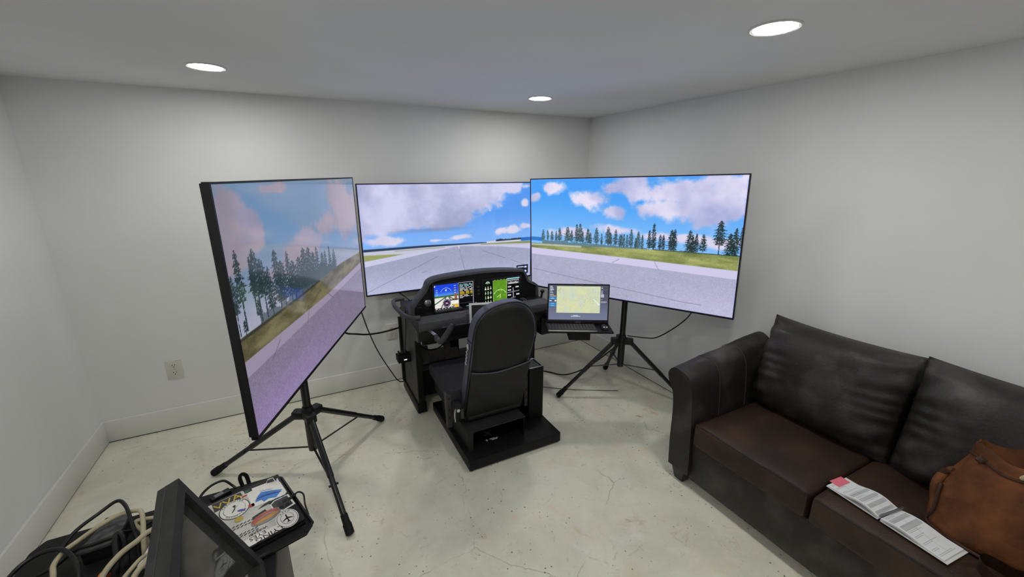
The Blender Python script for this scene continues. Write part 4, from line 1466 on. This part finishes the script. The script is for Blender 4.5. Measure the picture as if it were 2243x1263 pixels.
obj('clip', box(.02, .064, -.0015, .0015, .0045, .0068), 'chrome', pen, local=True)

# ---------------------------------------------------------------- brown suede backpack
bag = thing('backpack', 'brown suede drawstring backpack slumped on the sofa seat', 'backpack', (2.15, .22, .445))


def blob(cx_, cy_, cz_, rx, ry, rz, e=2.6, seed=0, amp=.012, nu=48, nv=32, zmin=None):
    bm = bmesh.new()
    bmesh.ops.create_uvsphere(bm, u_segments=nu, v_segments=nv, radius=1)
    ph = random.Random(seed)
    a = [ph.uniform(0, 6.28) for _ in range(8)]
    for v in bm.verts:
        d = v.co.normalized()
        k = (abs(d.x) ** e + abs(d.y) ** e + abs(d.z) ** e) ** (-1 / e)
        p = d * k
        top = max(0, p.z)
        sx = 1 - .34 * top ** 1.5
        nz = math.sin(4 * d.x + a[0]) * math.sin(5 * d.y + a[1]) + .6 * math.sin(9 * d.z + a[2] + 5 * d.y) * math.sin(7 * d.x + a[3]) + .45 * math.sin(16 * d.y + 8 * d.z + a[4])
        q = Vector((p.x * rx * sx, p.y * ry * sx, p.z * rz)) + d * (amp * nz)
        q += Vector((cx_, cy_, cz_))
        if zmin is not None:
            q.z = max(q.z, zmin)
        v.co = q
    return bm


bm = bmesh.new()
n = 96
rows = []
prof_b = [(0, .4455), (.10, .4455), (.185, .447), (.212, .458), (.222, .480), (.226, .52), (.220, .57), (.208, .62), (.192, .665), (.176, .70), (.163, .727), (.156, .745), (.160, .768), (.158, .786), (.150, .788), (.143, .765), (.14, .70), (.12, .62), (0, .60)]
for j, (r, z) in enumerate(prof_b):
    ring = []
    f = (z - .445) / .34
    for k in range(n):
        a = 2 * math.pi * k / n
        ca, sa = math.cos(a), math.sin(a)
        e = (abs(ca) ** 3.2 + abs(sa) ** 3.2) ** (-1 / 3.2)
        pl_ = .012 + .018 * f * f
        fold = pl_ * (math.sin(9 * a + 2.2 * math.sin(3 * f + a)) * .6 + math.sin(17 * a + 4 * f) * .3) + .022 * math.sin(3 * a + 5 * f + .7) * (.4 + f) + .010 * math.sin(5 * a - 9 * f)
        rr = r * (e * (1 - .5 * f) + .5 * f) * (1 + fold)
        sag = .012 * math.sin(2 * a + 3.4) * f * f + .006 * math.sin(5 * a + 2) * f * f
        ring.append(bm.verts.new((2.087 + .072 * f + rr * .465 * ca, .278 + rr * .68 * sa, max(.4455, z + sag))))
    rows.append(ring)
for j in range(len(rows) - 1):
    for k in range(n):
        bm.faces.new((rows[j][k], rows[j][(k + 1) % n], rows[j + 1][(k + 1) % n], rows[j + 1][k]))
rim = [[v.co.copy() for v in rows[j]] for j in (11, 12)]
bmesh.ops.remove_doubles(bm, verts=bm.verts[:], dist=1e-6)
co_ = obj('bag_body', bm, 'bag', bag, ang=70)
axis = sum(rim[0], Vector()) / len(rim[0])
cord = [p + (p - axis).normalized() * .002 for p in rim[0][24:70:3]]
obj('drawstring', T(smooth_path(cord, 4), .0045, 8), 'bag_dark', co_)
obj('drawstring_knot', blob(*(cord[5] + (cord[5] - axis).normalized() * .006), .014, .014, .013, 2, 8, .002, 12, 8), 'bag_dark', co_)
# rolled shoulder strap standing on the back corner
obj('rolled_strap', T(smooth_path([(2.07, .415, .52), (2.085, .43, .58), (2.11, .425, .625), (2.15, .40, .645), (2.17, .37, .665), (2.18, .33, .69)], 6), .024, 14, .75), 'bag', bag)
obj('strap_keeper', T(smooth_path([(2.10, .405, .660), (2.125, .385, .650), (2.13, .40, .60), (2.12, .43, .595), (2.10, .435, .62), (2.095, .42, .655)], 5), .0075, 8, 1.6), 'bag_dark', bag)
obj('flap_edge', T(smooth_path([(2.035, .415, .47), (2.02, .405, .52), (2.035, .41, .575), (2.06, .415, .61)], 6), .012, 10, .5), 'bag_dark', bag)
obj('bottom_seam', T(smooth_path([(2.055, .425, .4525), (2.020, .405, .4525), (1.996, .345, .4525), (1.984, .27, .4525), (1.987, .19, .4525), (2.012, .145, .4525)], 8), .006, 8), 'bag_dark', bag)
# loose strap looping on the seat
lp = smooth_path([(1.992, .150, .470), (1.962, .178, .472), (1.925, .235, .494), (1.885, .245, .497), (1.862, .212, .482), (1.868, .168, .470), (1.89, .135, .466)], 8)
bm = bmesh.new()
rows = []
for p in lp:
    rows.append([bm.verts.new(p + V(0, 0, d)) for d in (-.022, .022)])
for i in range(len(rows) - 1):
    bm.faces.new((rows[i][0], rows[i][1], rows[i + 1][1], rows[i + 1][0]))
ext = bmesh.ops.solidify(bm, geom=bm.faces[:], thickness=.005)
obj('strap_loop', bm, 'bag_dark', bag)
tq = rim[1][55] + (rim[1][55] - axis).normalized() * .003
obj('toggle', T(smooth_path([tq + V(0, .022, -.014), tq + V(-.006, .012, .0), tq + V(-.006, -.010, .004), tq + V(0, -.024, -.010)], 5), .0075, 10), 'horn', bag)

# ---------------------------------------------------------------- trunk in front with cables, laptop and framed glass
ZT = .570
trk = thing('storage_trunk', 'low black trunk heaped with cables and carrying the sticker laptop', 'trunk', (-.55, 1.2, 0))


def rrect(x0, x1, y0, y1, ch):
    return [(x0 + ch, y0), (x1 - ch, y0), (x1, y0 + ch), (x1, y1 - ch), (x1 - ch, y1), (x0 + ch * .7, y1), (x0, y1 - ch * 1.3), (x0, y0 + ch)]


def xy(u, v, w):
    return (u, v, w)


obj('trunk_body', PR(rrect(-.895, -.205, .62, 1.675, .03), 0, ZT - .035, xy, .004), 'black', trk)
obj('trunk_lid', PR(rrect(-.908, -.198, .61, 1.69, .035), ZT - .035, ZT, xy, .006), 'matte', trk)
obj('lid_ridge', box(-.86, -.24, .70, .72, ZT, ZT + .004), 'black', trk, smooth=False)

# tray and laptop
e_th = math.radians(17.2)
# local frame: x right, y away (so a = -x, b = -y), origin at the far right lid corner
ltm = Matrix.Translation((-.205, 1.605, ZT + .0005)) @ Matrix.Rotation(e_th, 4, 'Z')
lt = thing('laptop_tray', 'black tray with cut corners under the sticker laptop', 'tray', mtx=ltm)
tp = [(-.325, -.305), (.006, -.312), (.036, -.285), (.028, .028), (.006, .055), (-.30, .062), (-.325, .03)]
obj('tray_base', PR(tp, 0, .012, xy, .002), 'matte', lt, local=True)
bm = bmesh.new()
inner = [(u * .965 - .006, v * .95 - .006) for u, v in tp]
for i in range(len(tp)):
    a, b_ = tp[i], tp[(i + 1) % len(tp)]
    tube(bm, [(a[0], a[1], .014), (b_[0], b_[1], .014)], .005, 6)
obj('tray_rim', bm, 'black', lt, local=True)
lap = thing('sticker_laptop', 'closed black laptop covered in stickers on the tray', 'laptop', mtx=ltm @ Matrix.Translation((0, 0, .0122)))
LZ = .026
obj('laptop_base', box(-.300, .018, -.274, .030, 0, .014, bev=.003), 'black', lap, local=True)
lid = obj('laptop_lid', box(-.300, .018, -.274, .030, .0145, LZ, bev=.003), 'ink', lap, local=True)
obj('hinge_bar', T([(-.28, .034, .012), (-.02, .034, .012)], .009, 10), 'black', lap, local=True)


def stick(name, pts, m, lay, sm=0):
    """flat sticker; pts given as (a, b) = distances left of and towards the viewer from the far right corner"""
    P_ = [Vector((-a, -b, 0)) for a, b in pts]
    if sm:
        P_ = smooth_path(P_, sm, closed=True)
    z = LZ + .0003 * lay
    return obj(name, PR([(p.x, p.y) for p in P_], z - .0002, z + .0003, xy), m, lap, local=True, smooth=False)


def ell(ca, cb_, ra, rb, n=36, rot=0.):
    out = []
    for k in range(n):
        t = 2 * math.pi * k / n
        x, y = ra * math.cos(t), rb * math.sin(t)
        out.append((ca + x * math.cos(rot) - y * math.sin(rot), cb_ + x * math.sin(rot) + y * math.cos(rot)))
    return out


def stext(s, size, a, b, rot, m, lay, sx=1.):
    bm = text_bm(s, size, .0002)
    xf(bm, Matrix.Translation((-a, -b, LZ + .0003 * lay + .0002)) @ Matrix.Rotation(rot, 4, 'Z') @ Matrix.Diagonal((sx, 1, 1, 1)))
    return obj('sticker_lettering', bm, m, lap, local=True, smooth=False)


PI = math.pi
M['backing'] = mat('grey_white_film', rgb(176, 176, 170), .45, 0, .4, rgb(196, 196, 190), 25)
stick('white_backing', [(.29, -.02), (.105, -.022), (.06, .10), (.02, .20), (.045, .255), (.14, .27), (.29, .27)], 'backing', 1)
stick('dark_patch', [(.20, -.02), (.112, -.018), (.108, .018), (.20, .03)], 'dgrey', 2)
stext('VVA', .040, .155, .004, .12, 'yellow', 3, 1.15)
stick('teal_sticker', [(.102, -.016), (.078, -.016), (.078, .002), (.102, .002)], 'dgrey', 2)
stext('oo', .018, .090, -.007, 0, 'teal', 3)
stick('red_strip', [(.118, .006), (.082, .008), (.082, .022), (.118, .024)], 'sticker', 3)
stick('red_bar', [(.115, .010), (.084, .011), (.084, .019), (.115, .021)], 'red', 4)
stick('ring_sticker_border', ell(.146, .060, .046, .050), 'ink', 3)
stick('ring_sticker', ell(.146, .060, .043, .047), 'sticker', 4)
stick('ring_line', ell(.146, .060, .033, .037), 'ink', 5)
stick('ring_centre', ell(.146, .060, .0318, .0357), 'sticker', 6)
stick('ring_arc', ell(.130, .084, .013, .006, 20, -.5), 'purple', 7)
stick('flyer_figure', [(.150, .044), (.142, .040), (.139, .046), (.144, .054), (.134, .050), (.146, .060), (.158, .076), (.1565, .078), (.144, .063), (.146, .052)], 'ink', 7)
for k, ch in enumerate('PARAMOTOR'):
    a = math.radians(-52 + 13 * k)
    stext(ch, .009, .146 - .0375 * math.sin(a), .060 - .0415 * math.cos(a), -a, 'ink', 7)
for k, ch in enumerate('NASHVILLE'):
    a = math.radians(-50 + 12.5 * k)
    stext(ch, .009, .146 - .0375 * math.sin(a), .060 + .0415 * math.cos(a), a, 'ink', 7)
stick('gold_dot', ell(.146, .122, .013, .013, 24), 'olive', 5)
stick('outline_sticker', [(.088, -.012), (.030, -.004), (.020, -.022), (.002, -.020), (.0, .02), (-.004, .0), (-.010, -.004), (-.008, .026), (.084, .0)], 'sticker', 2)
stick('outline_inner', [(.030, .001), (.022, -.017), (.004, -.015), (.004, .018), (.03, .018)], 'ink', 3)
stick('white_label', [(.094, .006), (.04, -.002), (.0, .010), (-.010, .026), (-.012, .100), (-.004, .110), (.04, .108), (.088, .100), (.098, .090), (.098, .016)], 'sticker', 5)
stick('blue_fish', [(.086, .078), (.076, .056), (.058, .036), (.028, .052), (-.004, .074), (.010, .088), (.024, .102), (.046, .090), (.062, .096), (.066, .080)], 'blue', 6)
stick('blue_streak', [(.086, .066), (.06, .058), (.02, .070), (.0, .086), (.02, .080), (.05, .068)], 'navy', 7)
for a0_, b0_, n_ in [(.058, .028, 9), (.030, .106, 7)]:
    stick('script_scribble', [(a0_ - .0045 * k, b0_ + .0022 * k + (.003 if k % 2 else -.003)) for k in range(n_)] + [(a0_ - .0045 * k, b0_ + .0022 * k + (.003 if k % 2 else -.003) + .0016) for k in range(n_ - 1, -1, -1)], 'blue', 8)
stick('red_mark', [(.108, .074), (.090, .076), (.090, .092), (.108, .090)], 'red', 5)
stick('airship_mark', [(.088, .120), (.066, .108), (.046, .104), (.040, .110), (.046, .118), (.066, .118)], 'ink', 5)
stick('hexagon_border', [(.052, .128), (.036, .116), (-.012, .116), (-.016, .184), (.026, .190), (.050, .168)], 'sticker', 6)
stick('hexagon_badge', [(.048, .130), (.034, .120), (-.006, .121), (-.010, .178), (.024, .184), (.046, .164)], 'dgrey', 7)
for a0, b0 in [(.034, .134), (.016, .134), (-.002, .136), (.032, .158), (.012, .160)]:
    stick('badge_block', [(a0, b0), (a0 - .013, b0 + .001), (a0 - .014, b0 + .017), (a0, b0 + .016)], 'ink', 8)
stick('black_strip', [(.112, .146), (.07, .136), (.066, .150), (.112, .160)], 'ink', 5)
stick('round_sticker', ell(.026, .234, .034, .046, 40), 'sticker', 6)
stick('round_line', ell(.026, .234, .031, .043, 40), 'ink', 7)
stick('round_band', ell(.026, .234, .0295, .0415, 40), 'sticker', 8)
stick('round_line', ell(.026, .234, .020, .029, 36), 'ink', 9)
stick('round_centre', ell(.026, .234, .0188, .0275, 36), 'sticker', 10)
stick('aeroplane_mark', [(.028, .214), (.024, .214), (.024, .230), (.010, .240), (.011, .243), (.024, .238), (.024, .250), (.018, .255), (.034, .255), (.028, .250), (.028, .238), (.041, .243), (.042, .240), (.028, .230)], 'ink', 11)
for k, ch in enumerate('AERO'):
    a = math.radians(-30 + 20 * k)
    stext(ch, .0085, .026 - .0245 * math.sin(a), .234 - .035 * math.cos(a), -a, 'ink', 11)
stick('foil_edge', ell(.076, .176, .047, .026, 30, .12), 'sgrey', 8)
stick('foil_pill', ell(.078, .172, .043, .020, 30, .12), 'hot', 9)
stick('foil_stripe', ell(.074, .184, .038, .009, 26, .12), 'gold', 10)
stick('foil_line', [(.10, .170), (.07, .164), (.045, .172), (.045, .176), (.07, .169), (.10, .175)], 'sgrey', 11)
stick('lettering_ground', [(.155, .236), (.06, .238), (.028, .268), (.15, .271)], 'sticker', 4)
stext('FLYING', .026, .082, .260, PI + .06, 'ink', 6, 1.1)
stext('EYES', .022, .118, .243, PI + .06, 'ink', 6, 1.1)
stext('WASABI', .015, .112, .223, PI + .06, 'ink', 6)
for b0_ in (.150, .162, .198, .208):
    for k in range(6):
        stick('ink_stroke', [(.172 - .011 * k, b0_ + .001 * k), (.164 - .011 * k, b0_ - .004 + .001 * k), (.163 - .011 * k, b0_ - .001 + .001 * k), (.171 - .011 * k, b0_ + .003 + .001 * k)], 'dgrey', 6)
chg = solo('charger_cable', T([ltm @ Vector(p) for p in smooth_path([(-.0, -.120, .022), (.026, -.118, .024), (.046, -.114, .026), (.058, -.130, .018), (.050, -.165, .000), (.048, -.20, -.02)], 6)], [.006] * 9 + [.003] * 22, 8), 'black_cable',
           'short black charger cable plugged into the sticker laptop', 'cable', tuple(ltm @ Vector((.048, -.2, -.022))))
# small adapter and loop at the far edge of the laptop
ad = thing('cable_adapter', 'small black adapter with a looped lead at the hinge of the sticker laptop', 'adapter', mtx=ltm @ Matrix.Translation((-.165, .062, .002)) @ Matrix.Rotation(.2, 4, 'Z'))
obj('adapter_body', box(-.03, .035, .004, .030, .0, .026, bev=.004), 'black', ad, local=True)
obj('adapter_label', box(-.016, .012, .008, .024, .0255, .0268), 'sgrey', ad, local=True, smooth=False)
obj('adapter_loop', T(smooth_path([(-.06, .02, .012), (-.05, .045, .035), (-.01, .055, .05), (.03, .05, .048), (.05, .035, .02), (.055, .02, .01)], 6), .0045, 8), 'black_cable', ad, local=True)
obj('strap_tab', T(smooth_path([(.075, .01, .01), (.073, .016, .045), (.082, .016, .058), (.094, .012, .044), (.096, .006, .01)], 6), .007, 8, .4), 'rubber', ad, local=True)

# framed glass panel leaning on the trunk
A_, B_ = Vector((-.372, 1.245, .968)), Vector((-.226, 1.245, .5875))
wv = (A_ - B_).normalized()
uv_ = Vector((.143, -.9897, 0))
wv = (wv - uv_ * wv.dot(uv_)).normalized()
nv = uv_.cross(wv).normalized()
if nv.x < 0:
    nv = -nv
fm = Matrix((uv_, -nv, wv)).transposed().to_4x4()
fm.translation = B_
fr = thing('framed_panel', 'deep black frame with dark glass leaning beside the sticker laptop', 'frame', mtx=fm)
FL, FH = .66, (A_ - B_).length
obj('frame', ring_frame(bmesh.new(), 0, FL, 0, FH, .030, 0, .050), 'frame', fr, local=True, smooth=False)
obj('glass', box(.03, FL - .03, .018, .022, .03, FH - .03), 'glass', fr, local=True, smooth=False)
obj('backing_board', box(.004, FL - .004, .044, .050, .004, FH - .004), 'matte', fr, local=True, smooth=False)
obj('frame_edge_line', ring_frame(bmesh.new(), -.0008, FL + .0008, -.0008, FH + .0008, .002, .030, .032), 'panelgrey', fr, local=True, smooth=False)


def cable(name, pts, r, m, label, k=8, n=10, zoff=0., group='cables on the trunk'):
    P_ = smooth_path(pts, k)
    lo = min(P_, key=lambda p: p.z)
    return solo(name, T(P_, r, n), m, label, 'cable', (lo.x, lo.y, lo.z - r), group)


Z0 = ZT
G = Z0 + .0005
cable('extension_cord', [(-.735, 1.30, G + .0068), (-.739, 1.385, .650), (-.752, 1.428, .659), (-.752, 1.46, .660), (-.746, 1.484, .66), (-.729, 1.514, .657), (-.695, 1.558, .657), (-.652, 1.584, .66), (-.604, 1.580, .662), (-.586, 1.561, .662), (-.567, 1.50, .662), (-.557, 1.45, .648), (-.552, 1.40, G + .0068)], .0068, 'cream_cable',
      'cream cord arching in the widest loop over the trunk')
cable('extension_cord', [(-.64, 1.20, G + .0075), (-.608, 1.292, .67), (-.581, 1.348, .69), (-.548, 1.384, .693), (-.528, 1.408, .695), (-.503, 1.418, .690), (-.475, 1.425, .652), (-.452, 1.43, .619), (-.43, 1.435, .6168)], .0075, 'cream_cable', 'cream cord running straight from the trunk edge towards the framed panel')
cable('extension_cord', [(-.553, 1.20, G + .0075), (-.537, 1.275, .655), (-.511, 1.329, .668), (-.507, 1.397, .671), (-.516, 1.425, .668), (-.530, 1.462, .630), (-.538, 1.50, G + .0075)], .0075, 'cream_cable', 'cream cord hooked over the white paper label')
cable('extension_cord', [(-.53, 1.635, G + .0065), (-.532, 1.600, .605), (-.558, 1.563, .628), (-.602, 1.569, .63), (-.606, 1.551, .63), (-.582, 1.522, .622), (-.572, 1.505, .600), (-.567, 1.49, G + .0065)], .0065, 'cream_cable', 'cream cord doubled back in a tight bend behind the framed panel')
cable('extension_cord', [(-.562, 1.255, G + .012), (-.529, 1.290, .618), (-.497, 1.312, .618), (-.478, 1.325, G + .012)], .012, 'cream_cable', 'thick cream cord end beside the framed panel')
cable('power_cable', [(-.90, 1.38, G + .0062), (-.849, 1.444, .655), (-.808, 1.482, .672), (-.752, 1.477, .6745), (-.713, 1.44, .660), (-.69, 1.395, .65), (-.68, 1.357, .63), (-.678, 1.30, G + .0062)], .0062, 'black_cable', 'black cable looping over the trunk edge near the left wall')
cable('power_cable', [(-.775, 1.38, G + .0055), (-.768, 1.43, .615), (-.770, 1.473, .640), (-.748, 1.546, .666), (-.70, 1.603, .676), (-.661, 1.624, .688), (-.634, 1.597, .683), (-.612, 1.550, .662), (-.592, 1.50, .630), (-.584, 1.462, G + .0055)], .0055, 'black_cable', 'black cable rising highest behind the cream loop')
cable('power_cable', [(-.87, 1.47, G + .005), (-.839, 1.485, .595), (-.785, 1.495, .606), (-.735, 1.507, .634), (-.70, 1.51, .6335), (-.655, 1.517, .6338), (-.636, 1.532, .631), (-.615, 1.556, .606), (-.590, 1.60, .585), (-.575, 1.645, G + .005)], .005, 'black_cable', 'thin black cable lying across the grey plastic flap')
cable('power_cable', [(-.622, 1.40, G + .008), (-.622, 1.426, .61), (-.633, 1.480, .648), (-.632, 1.497, .654), (-.619, 1.490, .648), (-.610, 1.46, .60), (-.605, 1.43, G + .008)], .008, 'black_cable', 'thick black cable knot beside the grey plastic flap')
cable('power_cable', [(-.66, 1.31, G + .0058), (-.640, 1.355, .61), (-.610, 1.392, .638), (-.588, 1.43, .638), (-.570, 1.464, .634), (-.556, 1.50, .620), (-.55, 1.535, G + .0058)], .0058, 'black_cable', 'black cable running alongside the straight cream cord')
cable('extension_cord', [(-.598, 1.18, G + .006), (-.575, 1.27, .64), (-.548, 1.33, .655), (-.53, 1.362, .652), (-.508, 1.372, .640), (-.496, 1.366, .61), (-.493, 1.352, G + .006)], .006, 'cream_cable', 'thin cream cord between the two straight cords')
cable('power_cable', [(-.81, 1.30, G + .0058), (-.785, 1.345, .592), (-.745, 1.375, .595), (-.715, 1.40, .592), (-.700, 1.43, G + .0058)], .0058, 'black_cable', 'black cable lying low under the cream loop')
cable('power_cable', [(-.640, 1.262, G + .007), (-.645, 1.296, .600), (-.624, 1.322, .613), (-.597, 1.308, .613), (-.588, 1.272, .594), (-.592, 1.235, G + .007)], .007, 'black_cable', 'black cable bent around the power brick')
flap = thing('plastic_flap', 'scuffed grey angular plastic cover among the cables', 'cover', (-.68, 1.56, ZT))
pts = [(-.735, 1.496), (-.711, 1.585), (-.705, 1.637), (-.638, 1.619), (-.64, 1.555), (-.646, 1.502)]
obj('flap_top', PR(pts, .615, .628, xy, .002), 'speckle', flap)
obj('flap_body', PR([(x * .9 - .068, y * .9 + .156) for x, y in pts], ZT + .0005, .615, xy, .003), 'matte', flap)
pw = thing('power_adapter', 'black power brick with grey tip under the cream cords', 'adapter', (-.58, 1.32, ZT))
obj('brick', box(-.04, .04, -.025, .025, .0005, .034, bev=.006, mtx=Matrix.Translation((-.595, 1.335, ZT)) @ Matrix.Rotation(.6, 4, 'Z')), 'black', pw)
obj('connector', T([(-.60, 1.345, ZT + .045), (-.585, 1.325, ZT + .045)], .007, 10), 'alu', pw)
obj('strain_relief', T([(-.585, 1.325, ZT + .045), (-.55, 1.30, ZT + .03)], [.008, .004], 10), 'rubber', pw)
tg = thing('paper_tag', 'white printed paper tag tied to a cord', 'tag', (-.525, 1.385, ZT))
mm = Matrix.Translation((-.527, 1.387, .628)) @ Matrix.Rotation(-.3, 4, 'Z') @ Matrix.Rotation(.25, 4, 'X')
obj('tag_sheet', box(-.021, .021, -.032, .032, -.0004, .0004, mtx=mm), 'paper', tg, smooth=False)
bm = bmesh.new()
for k in range(6):
    bx(bm, -.016, .016 - .004 * (k % 2), .022 - .009 * k, .0235 - .009 * k, .0004, .0006, mtx=mm)
obj('tag_print', bm, 'sgrey', tg, smooth=False)
obj('tag_tie', T([mm @ V(-.015, .03, 0), mm @ V(-.012, .05, -.02), mm @ V(0, .055, -.056)], .0012, 6), 'white', tg)
solo('orange_clip', PR([(-.662, 1.398), (-.648, 1.408), (-.640, 1.424), (-.646, 1.43), (-.660, 1.414)], ZT + .0005, ZT + .03, xy, .003), 'orange', 'small orange plastic clip between the cables', 'clip', (-.65, 1.41, ZT))


# ---------------------------------------------------------------- cables round the room
def run(name, pts, r, label, k=8):
    P_ = smooth_path(pts, k)
    return solo(name, T(P_, r, 8), 'black_cable', label, 'cable', tuple(P_[-1]))


run('television_cable', [(.30, 2.845, .87), (.315, 2.90, .80), (.36, 3.0, .62), (.43, 3.12, .40), (.53, 3.25, .16), (.60, 3.31, .02), (.66, 3.31, .006)], .0045, 'thin black cable hanging from the edge-on television down to the floor')
run('television_cable', [(.185, 2.650, .94), (.172, 2.675, .84), (.18, 2.74, .747), (.253, 2.82, .694), (.336, 2.90, .647), (.445, 3.00, .606), (.539, 3.09, .580), (.612, 3.172, .557)], .0065, 'black cable slung from the edge-on television to the console')
run('television_cable', [(.64, 3.322, .853), (.65, 3.322, .828), (.665, 3.314, .803), (.685, 3.26, .792), (.705, 3.15, .783)], .004, 'short black cable dropping from the wall television behind the console')
run('television_cable', [(2.264, 1.754, .915), (2.268, 1.765, .87), (2.305, 1.836, .78), (2.326, 1.958, .659), (2.305, 2.081, .552), (2.264, 2.162, .528), (2.181, 2.260, .526)], .0045, 'black cable drooping from the conifer television to its tripod hub')
run('floor_cable', [(2.116, 2.286, .445), (2.085, 2.36, .36), (2.035, 2.46, .24), (1.98, 2.60, .11), (1.93, 2.75, .02), (1.86, 2.88, .0062), (1.79, 2.95, .0062), (1.75, 2.966, .0064)], .0055, 'black cable running from the tripod hub down across the floor')
coil = []
for k in range(70):
    a = k / 70 * 2 * math.pi * 3
    coil.append((1.756 + (.095 + .012 * math.sin(a * .37)) * math.cos(a) + .012 * math.sin(a * .5), 3.06 + (.085 + .01 * math.cos(a * .41)) * math.sin(a), .008 + .011 * (k // 24) + .01 * abs(math.sin(a * .5))))
solo('coiled_cable', T(smooth_path(coil, 2), .0055, 8), 'black_cable', 'black cable coiled in loops on the floor beyond the pilot seat', 'cable', (1.756, 3.06, 0))
run('floor_cable', [(1.50, 2.66, .004), (1.62, 2.70, .004), (1.76, 2.60, .004), (1.90, 2.50, .004), (2.02, 2.43, .004), (2.2, 2.33, .004)], .0022, 'hair-thin wire lying across the floor under the tripod stand')
